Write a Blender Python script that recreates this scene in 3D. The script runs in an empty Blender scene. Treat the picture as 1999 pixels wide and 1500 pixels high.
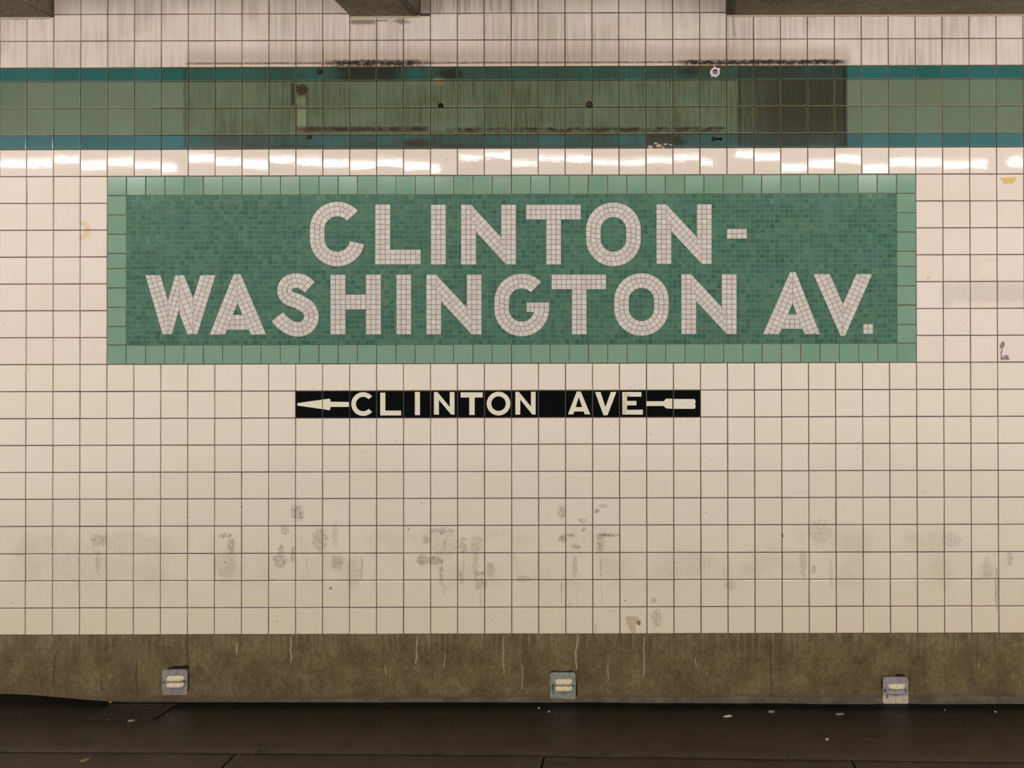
import bpy, bmesh, math, random
from mathutils import Matrix, Vector, noise as mnoise

random.seed(7)
C = bpy.context.scene.collection
SC = bpy.context.scene

# ------------------------------------------------------------------ camera
F, CX, CY = 1500.0, 1380.0, 690.0            # focal length and principal point in the 1999 x 1500 frame
TH, YA, RO = 0.006116, 0.0012075, -0.0025408
S = 0.11 / 52.73                             # metres on the wall per pixel: a wall tile is 11 cm
R3 = Matrix.Rotation(YA, 3, 'Y') @ Matrix.Rotation(TH, 3, 'X') @ Matrix.Rotation(RO, 3, 'Z')
DIST = F * S

def ray(px, py):
    return R3 @ Vector(((px - CX) / F, -(py - CY) / F, -1.0))

def _wall(px, py):
    d = ray(px, py); k = F / -d.z
    return d.x * k * S, d.y * k * S

CAMZ = -_wall(1000, 1370)[1]                 # floor meets the wall here

def P(px, py):                               # a point of the wall face (y = 0) -> X, Z
    x, z = _wall(px, py)
    return x, z + CAMZ

def G(px, py):                               # a point of the floor -> X, Y
    d = ray(px, py); k = -CAMZ / d.y
    return d.x * k, -DIST - d.z * k

cam = bpy.data.cameras.new('camera')
cam.sensor_fit = 'HORIZONTAL'; cam.sensor_width = 36.0
cam.lens = 36.0 * F / 1999.0
cam.shift_x = (999.5 - CX) / 1999.0
cam.shift_y = -(750.0 - CY) / 1999.0
cam.clip_start = 0.05; cam.clip_end = 100
camo = bpy.data.objects.new('camera', cam); C.objects.link(camo)
B3 = Matrix(((1, 0, 0), (0, 0, -1), (0, 1, 0)))
camo.matrix_world = Matrix.Translation((0, -DIST, CAMZ)) @ (B3 @ R3).to_4x4()
SC.camera = camo

# ------------------------------------------------------------------ world, exposure
W = bpy.data.worlds.new('station'); SC.world = W; W.use_nodes = True
bg = W.node_tree.nodes['Background']
bg.inputs[0].default_value = (1.0, 0.985, 0.955, 1); bg.inputs[1].default_value = 1.45
SC.view_settings.view_transform = 'Standard'; SC.view_settings.look = 'None'
SC.view_settings.gamma = 1.0; SC.view_settings.use_curve_mapping = False
SC.view_settings.exposure = 0.28
TUBE = 56.0                                  # radiance of the fluorescent tubes
TUBE_COLOR = (1.0, 0.95, 0.93)
LAMP_L = 2.0                                 # the lamp row runs this far in front of the wall
LAMP_Z = P(1380, 318)[1] + (P(1380, 318)[1] - CAMZ) * LAMP_L / DIST

# ------------------------------------------------------------------ helpers: objects
def obj(name, me, mat=None, parent=None, loc=(0, 0, 0)):
    o = bpy.data.objects.new(name, me); C.objects.link(o)
    o.location = loc
    if mat is not None:
        for m in (mat if isinstance(mat, (list, tuple)) else [mat]):
            if me.materials.find(m.name) < 0: me.materials.append(m)
    if parent: o.parent = parent
    return o

def mesh(name, v, f, mi=None):
    me = bpy.data.meshes.new(name); me.from_pydata(v, [], f)
    if mi: me.polygons.foreach_set('material_index', mi)
    me.update()
    return me

def empty(name, loc=(0, 0, 0), parent=None):
    o = bpy.data.objects.new(name, None); C.objects.link(o); o.location = loc
    o.empty_display_size = 0.05
    if parent: o.parent = parent
    return o

def tag(o, label, cat, group=None):
    o['label'] = label; o['category'] = cat
    if group: o['group'] = group
    return o

def struct(o):
    o['kind'] = 'structure'; return o

class MB:
    def __init__(s): s.v, s.f, s.m = [], [], []
    def box(s, x0, x1, y0, y1, z0, z1, m=0):
        b = len(s.v)
        s.v += [(x, y, z) for z in (z0, z1) for y in (y0, y1) for x in (x0, x1)]
        for q in ((0, 2, 3, 1), (4, 5, 7, 6), (0, 1, 5, 4), (2, 6, 7, 3), (0, 4, 6, 2), (1, 3, 7, 5)):
            s.f.append(tuple(b + i for i in q)); s.m.append(m)
    def prism(s, poly, yf, yb, m=0, inset=0.0, jit=0.0, back=False):
        """poly: X,Z points; front face at yf (towards the viewer, smaller y), sides back to yb."""
        a = sum(poly[i][0] * poly[(i + 1) % len(poly)][1] - poly[(i + 1) % len(poly)][0] * poly[i][1] for i in range(len(poly)))
        if a < 0: poly = poly[::-1]
        n = len(poly); b = len(s.v)
        cx = sum(p[0] for p in poly) / n; cz = sum(p[1] for p in poly) / n
        tx, tz = random.gauss(0, jit), random.gauss(0, jit)
        for p in poly:
            d = math.hypot(p[0] - cx, p[1] - cz) or 1
            k = 1 - min(inset / d, .9)
            x, z = cx + (p[0] - cx) * k, cz + (p[1] - cz) * k
            s.v.append((x, yf + (x - cx) * tx + (z - cz) * tz, z))
        for p in poly: s.v.append((p[0], yb, p[1]))
        s.f.append(tuple(range(b, b + n))); s.m.append(m)
        for i in range(n):
            j = (i + 1) % n
            s.f.append((b + i, b + n + i, b + n + j, b + j)); s.m.append(m)
        if back: s.f.append(tuple(b + n + i for i in range(n))[::-1]); s.m.append(m)
    def cyl(s, c, r, y0, y1, n=16, m=0):
        s.prism([(c[0] + r * math.cos(2 * math.pi * i / n), c[1] + r * math.sin(2 * math.pi * i / n)) for i in range(n)], y0, y1, m, back=True)
    def tube(s, pts, r, n=8, m=0):
        b0 = len(s.v); k = len(pts)
        for i, p in enumerate(pts):
            p = Vector(p)
            d = (Vector(pts[min(i + 1, k - 1)]) - Vector(pts[max(i - 1, 0)])).normalized()
            a = d.orthogonal().normalized(); c = d.cross(a)
            for j in range(n):
                t = 2 * math.pi * j / n
                s.v.append(tuple(p + a * r * math.cos(t) + c * r * math.sin(t)))
        for i in range(k - 1):
            for j in range(n):
                q = (j + 1) % n
                s.f.append((b0 + i * n + j, b0 + i * n + q, b0 + (i + 1) * n + q, b0 + (i + 1) * n + j)); s.m.append(m)
        s.f.append(tuple(b0 + j for j in range(n))[::-1]); s.m.append(m)
        s.f.append(tuple(b0 + (k - 1) * n + j for j in range(n))); s.m.append(m)
    def build(s, name, mat=None, parent=None, loc=(0, 0, 0)):
        return obj(name, mesh(name, s.v, s.f, s.m), mat, parent, loc)

# ------------------------------------------------------------------ helpers: materials
def lin(r, g, b):
    f = lambda c: c / 12.92 if c <= .04045 else ((c + .055) / 1.055) ** 2.4
    return (f(r / 255), f(g / 255), f(b / 255), 1.0)

GAIN = 1.25                                  # tile colours as the photograph shows them, over the light that falls there
def ph(r, g, b, k=GAIN):
    c = lin(r, g, b)
    return tuple(min(.92, x * k) for x in c[:3]) + (1.0,)

class Sk:                                    # a socket with arithmetic
    def __init__(s, t, k): s.t, s.k = t, k
    def _m(s, op, *a):
        n = s.t.nodes.new('ShaderNodeMath'); n.operation = op
        for i, x in enumerate((s,) + a):
            if isinstance(x, Sk): s.t.links.new(x.k, n.inputs[i])
            else: n.inputs[i].default_value = x
        return Sk(s.t, n.outputs[0])
    def __add__(s, o): return s._m('ADD', o)
    __radd__ = __add__
    def __mul__(s, o): return s._m('MULTIPLY', o)
    __rmul__ = __mul__
    def __sub__(s, o): return s._m('SUBTRACT', o)
    def __rsub__(s, o): return (s * -1.0) + o
    def max(s, o): return s._m('MAXIMUM', o)
    def min(s, o): return s._m('MINIMUM', o)
    def abs(s): return s._m('ABSOLUTE')
    def clamp(s): return s.max(0.0).min(1.0)

class Mat:
    def __init__(s, name, rough=.5, spec=.5, metal=0.0):
        s.m = bpy.data.materials.new(name); s.m.use_nodes = True; s.t = s.m.node_tree
        s.b = s.t.nodes['Principled BSDF']
        s.b.inputs['Roughness'].default_value = rough
        s.b.inputs['Metallic'].default_value = metal
        s.b.inputs['Specular IOR Level'].default_value = spec
        g = s.t.nodes.new('ShaderNodeNewGeometry'); s.pos = Sk(s.t, g.outputs['Position'])
        sp = s.t.nodes.new('ShaderNodeSeparateXYZ'); s.link(s.pos, sp.inputs[0])
        s.x, s.y, s.z = (Sk(s.t, sp.outputs[i]) for i in range(3))
        oi = s.t.nodes.new('ShaderNodeObjectInfo'); s.rnd = Sk(s.t, oi.outputs['Random'])
    def link(s, a, sock): s.t.links.new(a.k, sock)
    def vec(s, x, y, z):
        n = s.t.nodes.new('ShaderNodeCombineXYZ')
        for i, q in enumerate((x, y, z)):
            if isinstance(q, Sk): s.link(q, n.inputs[i])
            else: n.inputs[i].default_value = q
        return Sk(s.t, n.outputs[0])
    def noise(s, sx, sz, detail=3, rough=.55, dist=0.0, off=0.0, sy=None):
        """3D noise of the world position, stretched: sx features per metre across, sz up."""
        v = s.vec(s.x * sx, (s.y * sy) if sy else off, s.z * sz)
        n = s.t.nodes.new('ShaderNodeTexNoise'); n.inputs['Scale'].default_value = 1.0
        n.inputs['Detail'].default_value = detail; n.inputs['Roughness'].default_value = rough
        n.inputs['Distortion'].default_value = dist
        s.link(v, n.inputs['Vector'])
        return Sk(s.t, n.outputs['Fac'])
    def ss(s, x, a, b, lo=0.0, hi=1.0):
        n = s.t.nodes.new('ShaderNodeMapRange'); n.interpolation_type = 'SMOOTHSTEP'
        s.link(x, n.inputs['Value'])
        n.inputs['From Min'].default_value = a; n.inputs['From Max'].default_value = b
        n.inputs['To Min'].default_value = lo; n.inputs['To Max'].default_value = hi
        return Sk(s.t, n.outputs[0])
    def attr(s, name):
        n = s.t.nodes.new('ShaderNodeAttribute'); n.attribute_name = name
        return Sk(s.t, n.outputs['Fac'])
    def col(s, c):
        n = s.t.nodes.new('ShaderNodeRGB'); n.outputs[0].default_value = c
        return Sk(s.t, n.outputs[0])
    def mix(s, f, a, b, mode='MIX'):
        n = s.t.nodes.new('ShaderNodeMix'); n.data_type = 'RGBA'; n.blend_type = mode
        if isinstance(f, Sk): s.link(f, n.inputs['Factor'])
        else: n.inputs['Factor'].default_value = f
        for q, i in ((a, 6), (b, 7)):
            if isinstance(q, Sk): s.link(q, n.inputs[i])
            else: n.inputs[i].default_value = q
        return Sk(s.t, n.outputs[2])
    def out(s, color=None, rough=None, bump=None, bdist=.001, bstr=1.0):
        if color is not None:
            if isinstance(color, Sk): s.link(color, s.b.inputs['Base Color'])
            else: s.b.inputs['Base Color'].default_value = color
        if rough is not None: s.link(rough, s.b.inputs['Roughness'])
        if bump is not None:
            n = s.t.nodes.new('ShaderNodeBump'); n.inputs['Distance'].default_value = bdist
            n.inputs['Strength'].default_value = bstr
            s.link(bump, n.inputs['Height']); s.t.links.new(n.outputs[0], s.b.inputs['Normal'])
        return s.m
    # masks whose outline is given in photograph pixels on the wall
    def rect(s, x0, y0, x1, y1, sx=2.0, sy=None, wob=None):
        sy = sx if sy is None else sy
        X0, Z1 = P(x0, (y0 + y1) / 2)[0], P((x0 + x1) / 2, y0)[1]
        X1, Z0 = P(x1, (y0 + y1) / 2)[0], P((x0 + x1) / 2, y1)[1]
        x, z = (s.x + wob, s.z + wob) if wob is not None else (s.x, s.z)
        a = s.ss(x, X0 - sx * S, X0 + sx * S) * s.ss(x, X1 + sx * S, X1 - sx * S)
        return a * s.ss(z, Z0 - sy * S, Z0 + sy * S) * s.ss(z, Z1 + sy * S, Z1 - sy * S)
    def ell(s, cx, cy, rx, ry, soft=.6, wob=None, k=1.2):
        X, Z = P(cx, cy)
        dx = (s.x - X) * (1 / (rx * S)); dz = (s.z - Z) * (1 / (ry * S))
        d = (dx * dx + dz * dz)._m('SQRT')
        if wob is not None: d = d + wob * k
        return s.ss(d, 1.15, 1.15 - soft)

def simple(name, color, rough=.6, spec=.4, metal=0.0):
    return Mat(name, rough, spec, metal).out(color)

def glaze(m, amp=.00012):
    """slow waviness of a fired glaze plus a fine ripple"""
    return m.noise(20, 20, 1, .5) * .5 + m.noise(78, 92, 1, .5, off=3.1) * .15 + m.noise(260, 300, 1, .5, off=7.7) * .022

# ------------------------------------------------------------------ wall materials
JOINT = None
def mk_joint():
    m = Mat('joint_mortar', .9, .2)
    n = m.noise(9, 9, 3)
    c = m.mix(m.ss(n, .35, .65), ph(116, 92, 86, 1.0), ph(94, 72, 66, 1.0))
    band = m.rect(300, 120, 1660, 292, 20)
    return m.out(m.mix(band, c, ph(66, 44, 24, 1.0)))
JOINT = mk_joint()

WHITE = (207, 190, 173)
def white_base(m):
    a = m.mix(m.rnd, ph(206, 190, 177), ph(210, 196, 185))
    n = m.noise(5, 5, 3)
    a = m.mix(m.ss(n, .3, .7, 0, .35), a, ph(203, 190, 167))
    e = m.attr('edge')
    return m.mix(e * .35, a, ph(232, 214, 190))

def mk_white_mid():
    m = Mat('white_glazed_tile', .045, .26)
    c = white_base(m)
    w = m.noise(60, 60, 4, .6, off=5.5) - .5
    # yellow ring left by a sticker, grey scuffs beside the name tablet
    r = m.ell(155, 450, 22, 20, .3, w, .5) - m.ell(155, 450, 13, 13, .5, w, .5)
    r = r.max(0.0) * m.ss(m.x, P(150, 450)[0], P(158, 450)[0])
    c = m.mix(r * .55, c, ph(200, 160, 105))
    g = m.rect(1838, 552, 1999, 590, 6, 9, w * .05).max(m.ell(1850, 585, 14, 16, .8, w, 2.0))
    c = m.mix(g * .28, c, ph(150, 138, 128))
    g2 = m.rect(1843, 500, 1999, 550, 8, 6) * m.ss(m.noise(14, 14, 3, off=9), .4, .7)
    c = m.mix(g2 * .18, c, ph(165, 150, 138))
    s = m.ss(m.noise(75, 75, 2, .4, off=22.0), .735, .765)
    c = m.mix(s * .7, c, ph(95, 80, 74))
    return m.out(c, bump=glaze(m), bdist=.0006, bstr=.5)

LOW = [  # px, py, rx, ry, amount, tone (0 grey, 1 brown)
 (193, 1055, 18, 13, .45, 1), (192, 1098, 6, 28, .3, 1), (440, 1046, 15, 5, .6, 0), (452, 1066, 8, 15, .5, 0), (440, 1102, 24, 26, .28, 1),
 (580, 1000, 14, 16, .55, 0), (588, 1010, 6, 4, .7, 0), (556, 1036, 8, 11, .45, 0), (549, 1072, 6, 10, .5, 0), (571, 1082, 5, 16, .5, 0),
 (545, 1095, 15, 14, .5, 0), (625, 1056, 15, 26, .45, 0), (655, 1045, 6, 30, .28, 1), (658, 1098, 13, 16, .5, 1), (690, 1116, 15, 36, .24, 1),
 (706, 1105, 3, 24, .4, 0), (824, 1094, 10, 12, .65, 1), (849, 1095, 17, 9, .6, 1), (862, 1120, 5, 22, .5, 0), (868, 1062, 5, 14, .5, 1), (862, 1036, 24, 6, .4, 0),
 (832, 1055, 9, 7, .5, 1), (872, 1062, 28, 28, .22, 1), (905, 1053, 7, 5, .45, 1), (930, 1065, 13, 20, .3, 0), (904, 1070, 8, 12, .5, 0), (928, 1106, 6, 30, .36, 1),
 (957, 1112, 9, 16, .45, 1), (900, 1125, 4, 16, .5, 0), (938, 1140, 14, 12, .4, 0), (1022, 1131, 16, 7, .38, 1), (1096, 1000, 8, 16, .5, 0), (1098, 1052, 9, 8, .65, 1),
 (1114, 1046, 10, 4, .55, 0), (1125, 1068, 9, 5, .6, 0), (1137, 1017, 9, 6, .45, 0), (1140, 1034, 5, 5, .55, 1), (1122, 1106, 5, 24, .4, 0),
 (1165, 998, 5, 5, .7, 0), (1177, 988, 9, 4, .5, 0), (1186, 1045, 24, 4, .8, 0), (1172, 1062, 8, 20, .5, 0), (1173, 1106, 1.6, 26, .6, 0),
 (1277, 1172, 6, 7, .35, 0), (1282, 1208, 11, 18, .4, 0), (1425, 1142, 13, 11, .32, 1), (1601, 1040, 22, 26, .25, 0), (1568, 1098, 8, 32, .38, 1),
 (1622, 1120, 4, 30, .25, 0), (1588, 1112, 5, 9, .5, 1), (1858, 1055, 22, 15, .22, 0), (1927, 1110, 11, 22, .32, 1), (1946, 1150, 5, 44, .5, 1), (1971, 1090, 6, 16, .32, 0),
 (1096, 1156, 1.2, 30, .6, 0), (1175, 1160, 1.0, 28, .4, 0), (938, 1165, 1.4, 22, .5, 0), (1126, 1170, .9, 22, .35, 0), (936, 1120, 10, 5, .5, 0), (646, 1149, 3, 3, .8, 0), (798, 1034, 3, 3, .7, 0), (862, 1042, 3, 2.5, .8, 1),
 (905, 1110, 2, 30, .35, 1), (866, 1150, 1.2, 22, .4, 0), (1528, 1046, 2, 4, .9, 0), (618, 1222, 1.0, 8, .4, 0), (598, 1100, 3, 10, .35, 0), (1112, 1180, .8, 8, .4, 0), (1097, 1222, 1.2, 12, .4, 0), (1163, 1228, 1.4, 8, .5, 0),
 (150, 1100, 60, 50, .12, 0), (250, 1060, 50, 26, .16, 0), (1330, 1100, 60, 30, .12, 0),
]
def mk_white_low():
    m = Mat('white_glazed_tile_scuffed', .12, .36)
    c = m.mix(.5, white_base(m), ph(203, 194, 173))
    c = m.mix(m.ss(m.z, P(0, 1000)[1], P(0, 1239)[1], 0, .5), c, ph(203, 187, 160))  # yellower light towards the bottom, put into the tile colour
    w = m.noise(110, 80, 4, .7, off=1.7) - .5
    sp = m.ss(m.noise(105, 70, 4, .65, off=8.0), .36, .62, .15, 1.0)
    gr = [None, None]
    for (x, y, rx, ry, a, tn) in LOW:
        e = m.ell(x, y, rx, ry, .5, w, 1.9) * (a * 1.12)
        gr[tn] = e if gr[tn] is None else gr[tn].max(e)
    band = m.rect(-60, 1035, 2060, 1150, 30, 18) * m.ss(m.noise(6, 5, 4, .6, off=2.0), .42, .72)
    c = m.mix(band * .34, c, ph(168, 154, 128))
    c = m.mix(gr[0] * sp, c, ph(112, 98, 76, 1.0))
    c = m.mix(gr[1] * sp.max(.5), c, ph(138, 117, 82, 1.0))
    s = m.ss(m.noise(75, 75, 2, .4, off=31.0), .73, .765)
    c = m.mix(s * .7, c, ph(95, 80, 70))
    return m.out(c, bump=glaze(m), bdist=.0006, bstr=.4)

def mk_white_up():
    m = Mat('white_glazed_tile_streaked', .16, .4)
    c = white_base(m)
    dirt = m.ss(m.noise(62, 3.4, 3, .55, off=4.0), .38, .62)
    blot = m.ss(m.noise(2.2, 4, 3, off=6.0), .3, .66)
    c = m.mix((dirt * .42 + .24) * (blot * .85 + .15), c, ph(157, 143, 132))
    w = m.noise(70, 70, 4, .65, off=2.2) - .5
    # the line of soot along the top edge of a removed sign
    line = m.rect(362, 120.4, 1648, 124.0, 4, 1.3, w * .006)
    c = m.mix(m.rect(366, 125, 1646, 130, 6, 1.2) * .45, c, ph(216, 200, 174))
    heavy = m.rect(640, 117, 826, 130, 30, 2.5, w * .02).max(m.rect(1330, 116.5, 1649, 126.5, 20, 2.0, w * .014))
    br = m.ss(m.noise(45, 60, 4, .7, off=7.0), .25, .55)
    fade = m.rect(362, 96, 1660, 128, 8, 13)
    c = m.mix(fade * .38, c, ph(140, 112, 92))
    c = m.mix(line * (br * .7 + .1), c, ph(96, 66, 52, 1.0))
    c = m.mix(heavy * (br * .85 + .1), c, ph(48, 34, 26, 1.0))
    # damp under the beams
    d = m.rect(684, 38, 733, 47, 5, 2.5, w * .012).max(m.rect(733, 38, 756, 42, 6, 2, w * .01)).max(m.ell(785, 42, 22, 6, .9, w, 2))
    d = d.max(m.ell(32, 36, 16, 4, .8, w, 2.5)).max(m.ell(78, 35, 14, 4, .8, w, 3)).max(m.rect(818, -20, 842, 24, 6, 6, w * .02) * .8)
    c = m.mix(d * .7, c, ph(88, 74, 62, 1.0))
    d2 = m.rect(838, -20, 1010, 26, 8, 8) * m.ss(m.noise(80, 3, 3, off=12.0), .4, .6)
    c = m.mix(d2 * .45, c, ph(105, 94, 84, 1.0))
    return m.out(c, bump=glaze(m), bdist=.0005, bstr=.3)

def ghost(m, c, teal):
    """dirt left round and under a sign that was taken down: real stains on the band tiles"""
    w = m.noise(70, 70, 4, .65, off=2.2) - .5
    st = m.ss(m.noise(165, 5.5, 3, .65, off=4.4), .46, .66)
    st2 = m.ss(m.noise(320, 9, 2, .6, off=5.4), .5, .68)
    L = m.ss(m.noise(3.2, 5.0, 3, .6, off=8.2), .32, .68)
    R1 = m.rect(362, 90, 1650, 291, 1.5, 1.0, w * .002)
    c = m.mix(R1 * (L * .38 + .10), c, ph(84, 84, 56, 1.0))
    c = m.mix(R1 * st * (L * .5 + .16), c, ph(56, 50, 33, 1.0))
    c = m.mix(R1 * st2 * .28, c, ph(58, 52, 34, 1.0))
    # cleaner patches
    R2 = m.rect(1442, 90, 1650, 262 if not teal else 300, 1.2, 3, w * .002)
    g = m.ss(m.x, P(1400, 200)[0], P(1540, 200)[0], .35, .86 if not teal else .62)
    c = m.mix(R2 * g, c, m.mix(st * .6, ph(50, 46, 37, 1.0), ph(38, 34, 27, 1.0)))
    ed = m.rect(1646, 118, 1654, 292, 1.6, 2, w * .004).max(m.rect(1441, 128, 1446, 292, 1.6, 2, w * .004) * .7).max(m.rect(358, 128, 364, 290, 1.6, 2) * .5)
    c = m.mix(ed * .75, c, ph(40, 33, 26, 1.0))
    if not teal:
        br = m.ss(m.noise(26, 60, 4, .7, off=7.7), .3, .6)
        ln = m.rect(592, 247.5, 836, 257, 8, 2.2, w * .012).max(m.rect(872, 249, 1415, 258, 6, 2.2, w * .012) * br)
        c = m.mix(ln * (br * .5 + .4), c, ph(44, 32, 24, 1.0))
        lo = m.rect(592, 255, 1415, 264, 8, 2.5, w * .01) * br
        c = m.mix(lo * .5, c, ph(92, 76, 48, 1.0))
        pa = m.ell(588, 176, 17, 11, .5, w, 1.8).max(m.rect(568, 162, 577, 206, 2.5, 6, w * .012) * .9).max(m.rect(597, 175, 602, 206, 2, 5, w * .01) * .7)
        c = m.mix(pa * .85, c, ph(50, 40, 29, 1.0))
        cl = m.rect(578, 213, 598, 246, 1.5, 3).max(m.rect(579, 190, 598, 207, 2, 5, w * .01) * .6)
        c = m.mix(cl * .6, c, ph(128, 142, 104, 1.1))
        ru = m.rect(575, 205, 580, 256, 1.5, 3, w * .008).max(m.rect(576, 250, 604, 255, 2, 1.5, w * .01)).max(m.rect(599, 205, 602, 250, 1, 3) * .5)
        c = m.mix(ru * .7, c, ph(92, 55, 24, 1.0))
        c = m.mix(m.ell(858, 162, 15, 7, .8, w, 1.6) * .6, c, ph(140, 116, 70, 1.0))
        tp = m.rect(690, 155, 735, 160, 5, 3, w * .01)
        c = m.mix(tp * .7, c, ph(56, 42, 30, 1.0))
    else:
        R3_ = m.rect(362, 90, 1650, 291, 1.5, 1.0)
        c = m.mix(R3_ * (L * .25 + .12), c, ph(44, 48, 40, 1.0))
        dk = m.rect(655, 126, 786, 158, 26, 4, w * .02).max(m.ell(880, 144, 30, 14, .8, w, 1.2)).max(m.ell(1345, 140, 24, 12, .9, w, 1.5) * .7)
        c = m.mix(dk * .85, c, ph(46, 37, 28, 1.0))
        lo = m.ell(815, 281, 46, 13, .9, w, 2).max(m.rect(1262, 262, 1314, 290, 3, 2, w * .01) * .95).max(m.ell(1322, 276, 22, 12, .9, w, 1.8)).max(m.ell(720, 284, 40, 8, .9, w, 2) * .6)
        lo = lo.max(m.rect(362, 283, 1262, 291, 20, 3, w * .01) * .55)
        c = m.mix(lo * .85, c, ph(58, 44, 30, 1.0))
        ru = m.rect(1366, 128, 1418, 136, 2, 2.5, w * .01)
        c = m.mix(ru * .75, c, ph(88, 64, 34, 1.0))
        wf = m.ell(855, 156, 14, 4, .6, w, 2.5)
        c = m.mix(wf * .7, c, ph(135, 122, 90, 1.0))
    return c

def mk_pale():
    m = Mat('pale_green_glazed_tile', .09, .36)
    c = m.mix(m.rnd, ph(108, 128, 106, .78), ph(120, 139, 116, .78))
    c = m.mix(m.ss(m.noise(7, 7, 3), .3, .7, 0, .5), c, ph(122, 128, 102, .74))
    c = ghost(m, c, False)
    c = m.mix(m.attr('edge') * .75, c, ph(152, 160, 118))
    return m.out(c, bump=glaze(m), bdist=.0005, bstr=.3)

def mk_teal(name, a, b):
    m = Mat(name, .08, .35)
    c = m.mix(m.rnd, ph(*a), ph(*b))
    c = ghost(m, c, True)
    c = m.mix(m.attr('edge') * .6, c, ph(120, 148, 128))
    return m.out(c, bump=glaze(m), bdist=.0005, bstr=.3)

def mk_border():
    m = Mat('sea_green_glazed_tile', .17, .38)
    c = m.mix(m.rnd, ph(104, 146, 116, .88), ph(122, 150, 122, .88))
    c = m.mix(m.ss(m.noise(11, 11, 3), .3, .75, 0, .45), c, ph(112, 152, 136, .92))
    c = m.mix(m.attr('edge') * .5, c, ph(150, 170, 130))
    return m.out(c, bump=glaze(m), bdist=.0006, bstr=.35)

def mk_mosaic_green(name):
    m = Mat(name, .22, .22)
    t = m.attr('tone'); h = m.attr('hue')
    c = m.mix(t, ph(22, 80, 65, 1.0), ph(66, 114, 92, 1.0))
    c = m.mix(h * .6, c, ph(92, 120, 86, 1.0))
    c = m.mix(m.ss(m.noise(7, 14, 3, .6), .45, .7) * .3, c, ph(84, 120, 112, 1.0))
    return m.out(c, bump=m.noise(160, 160, 2), bdist=.0004, bstr=.4)

M_WMID, M_WLOW, M_WUP, M_PALE = mk_white_mid(), mk_white_low(), mk_white_up(), mk_pale()
M_TEAL_UP = mk_teal('dark_teal_glazed_tile', (36, 82, 75), (43, 92, 88))
M_TEAL_LO = mk_teal('blue_teal_glazed_tile', (45, 86, 86), (56, 98, 100))
M_BORDER = mk_border()
M_MOS = mk_mosaic_green('green_mosaic_glass')
M_MOSBED = Mat('mosaic_grout', .9, .2).out(ph(104, 132, 106, .95))
def mk_letter():
    m = Mat('white_mosaic_porcelain', .4, .35)
    c = m.mix(m.attr('tone'), ph(198, 186, 177, 1.0), ph(209, 199, 191, 1.05))
    return m.out(c)
M_LET = mk_letter()
M_LETBED = Mat('letter_grout', .9, .2).out(ph(124, 108, 108, 1.0))

# ------------------------------------------------------------------ tiles
_tm = {}
def tile_mesh(w, h, th=.008, bv=.0016, name='tile'):
    key = (round(w, 5), round(h, 5), name)
    if key in _tm: return _tm[key].copy() if False else _tm[key]
    a, b = w / 2, h / 2
    v = [(-a, th, -b), (a, th, -b), (a, th, b), (-a, th, b)]
    v += [(-a, .0010, -b), (a, .0010, -b), (a, .0010, b), (-a, .0010, b)]
    a2, b2 = a - bv, b - bv
    v += [(-a2, 0, -b2), (a2, 0, -b2), (a2, 0, b2), (-a2, 0, b2)]
    f = [(8, 9, 10, 11)]
    for i in range(4):
        j = (i + 1) % 4
        f.append((4 + i, 4 + j, 8 + j, 8 + i)); f.append((i, j, 4 + j, 4 + i))
    me = mesh(name, v, f)
    at = me.attributes.new('edge', 'FLOAT', 'FACE')
    at.data.foreach_set('value', [0.0] + [1.0, .4, .7, .4, .12, .12, .55, .3])
    _tm[key] = me
    return me

def tile(name, x0, x1, z0, z1, mat, parent, gap=.0040, tilt=.0055, y=0.0):
    """one tile between the joint centre lines x0..x1, z0..z1"""
    me = tile_mesh(x1 - x0 - gap, z1 - z0 - gap, name=name)
    key = (me.name, mat.name)
    if key not in _tm:
        m2 = me.copy(); m2.materials.append(mat); _tm[key] = m2
    o = bpy.data.objects.new(name, _tm[key]); C.objects.link(o)
    o.location = ((x0 + x1) / 2 + random.uniform(-.0003, .0003), y + random.uniform(-.0004, .0004), (z0 + z1) / 2 + random.uniform(-.0003, .0003))
    o.rotation_euler = (random.gauss(0, tilt), random.gauss(0, .0012), random.gauss(0, tilt))
    o.parent = parent
    return o

XN = lambda n: (-1332.82 + 52.7303 * n) * S
ZR = lambda y: P(1000, y)[1]
YS = [1238.7, 1186, 1133, 1080, 1026.3, 973.3, 921, 868, 815.6, 762.8, 709.8]          # courses up to the foot of the name tablet
YS += [709.8 - (709.8 - 342.2) * k / 7 for k in range(1, 8)]                           # beside the tablet
YS += [289.6, 262.2, 209.3, 157, 130, 77.6, 25.3]
ZS = [ZR(y) for y in YS] + [ZR(25.3) + .1085, ZR(25.3) + .217]
N0, N1 = -1, 38                              # columns the photograph shows; the wall runs on at both sides
XL, XR = XN(N0 - 34), XN(N1 + 30)

wall = struct(empty('wall_back', (0, 0, 0)))
band = struct(empty('trim_1', (0, 0, 0)))
BEAM_Z = ZR(31)

def course(k, parent):
    mb = MB(); mb.box(XL, XR, .0042, .06, ZS[k], ZS[k + 1])
    return mb.build('tile_course', JOINT, parent)

def margin(k, mat, par):
    mb = MB(); g = .002
    for n in list(range(N0 - 34, N0)) + list(range(N1, N1 + 30)):
        mb.prism([(XN(n) + g, ZS[k] + g), (XN(n + 1) - g, ZS[k] + g), (XN(n + 1) - g, ZS[k + 1] - g), (XN(n) + g, ZS[k + 1] - g)], 0, .008)
    o = mb.build('course_end', mat, par); o['kind'] = 'stuff'

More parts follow.
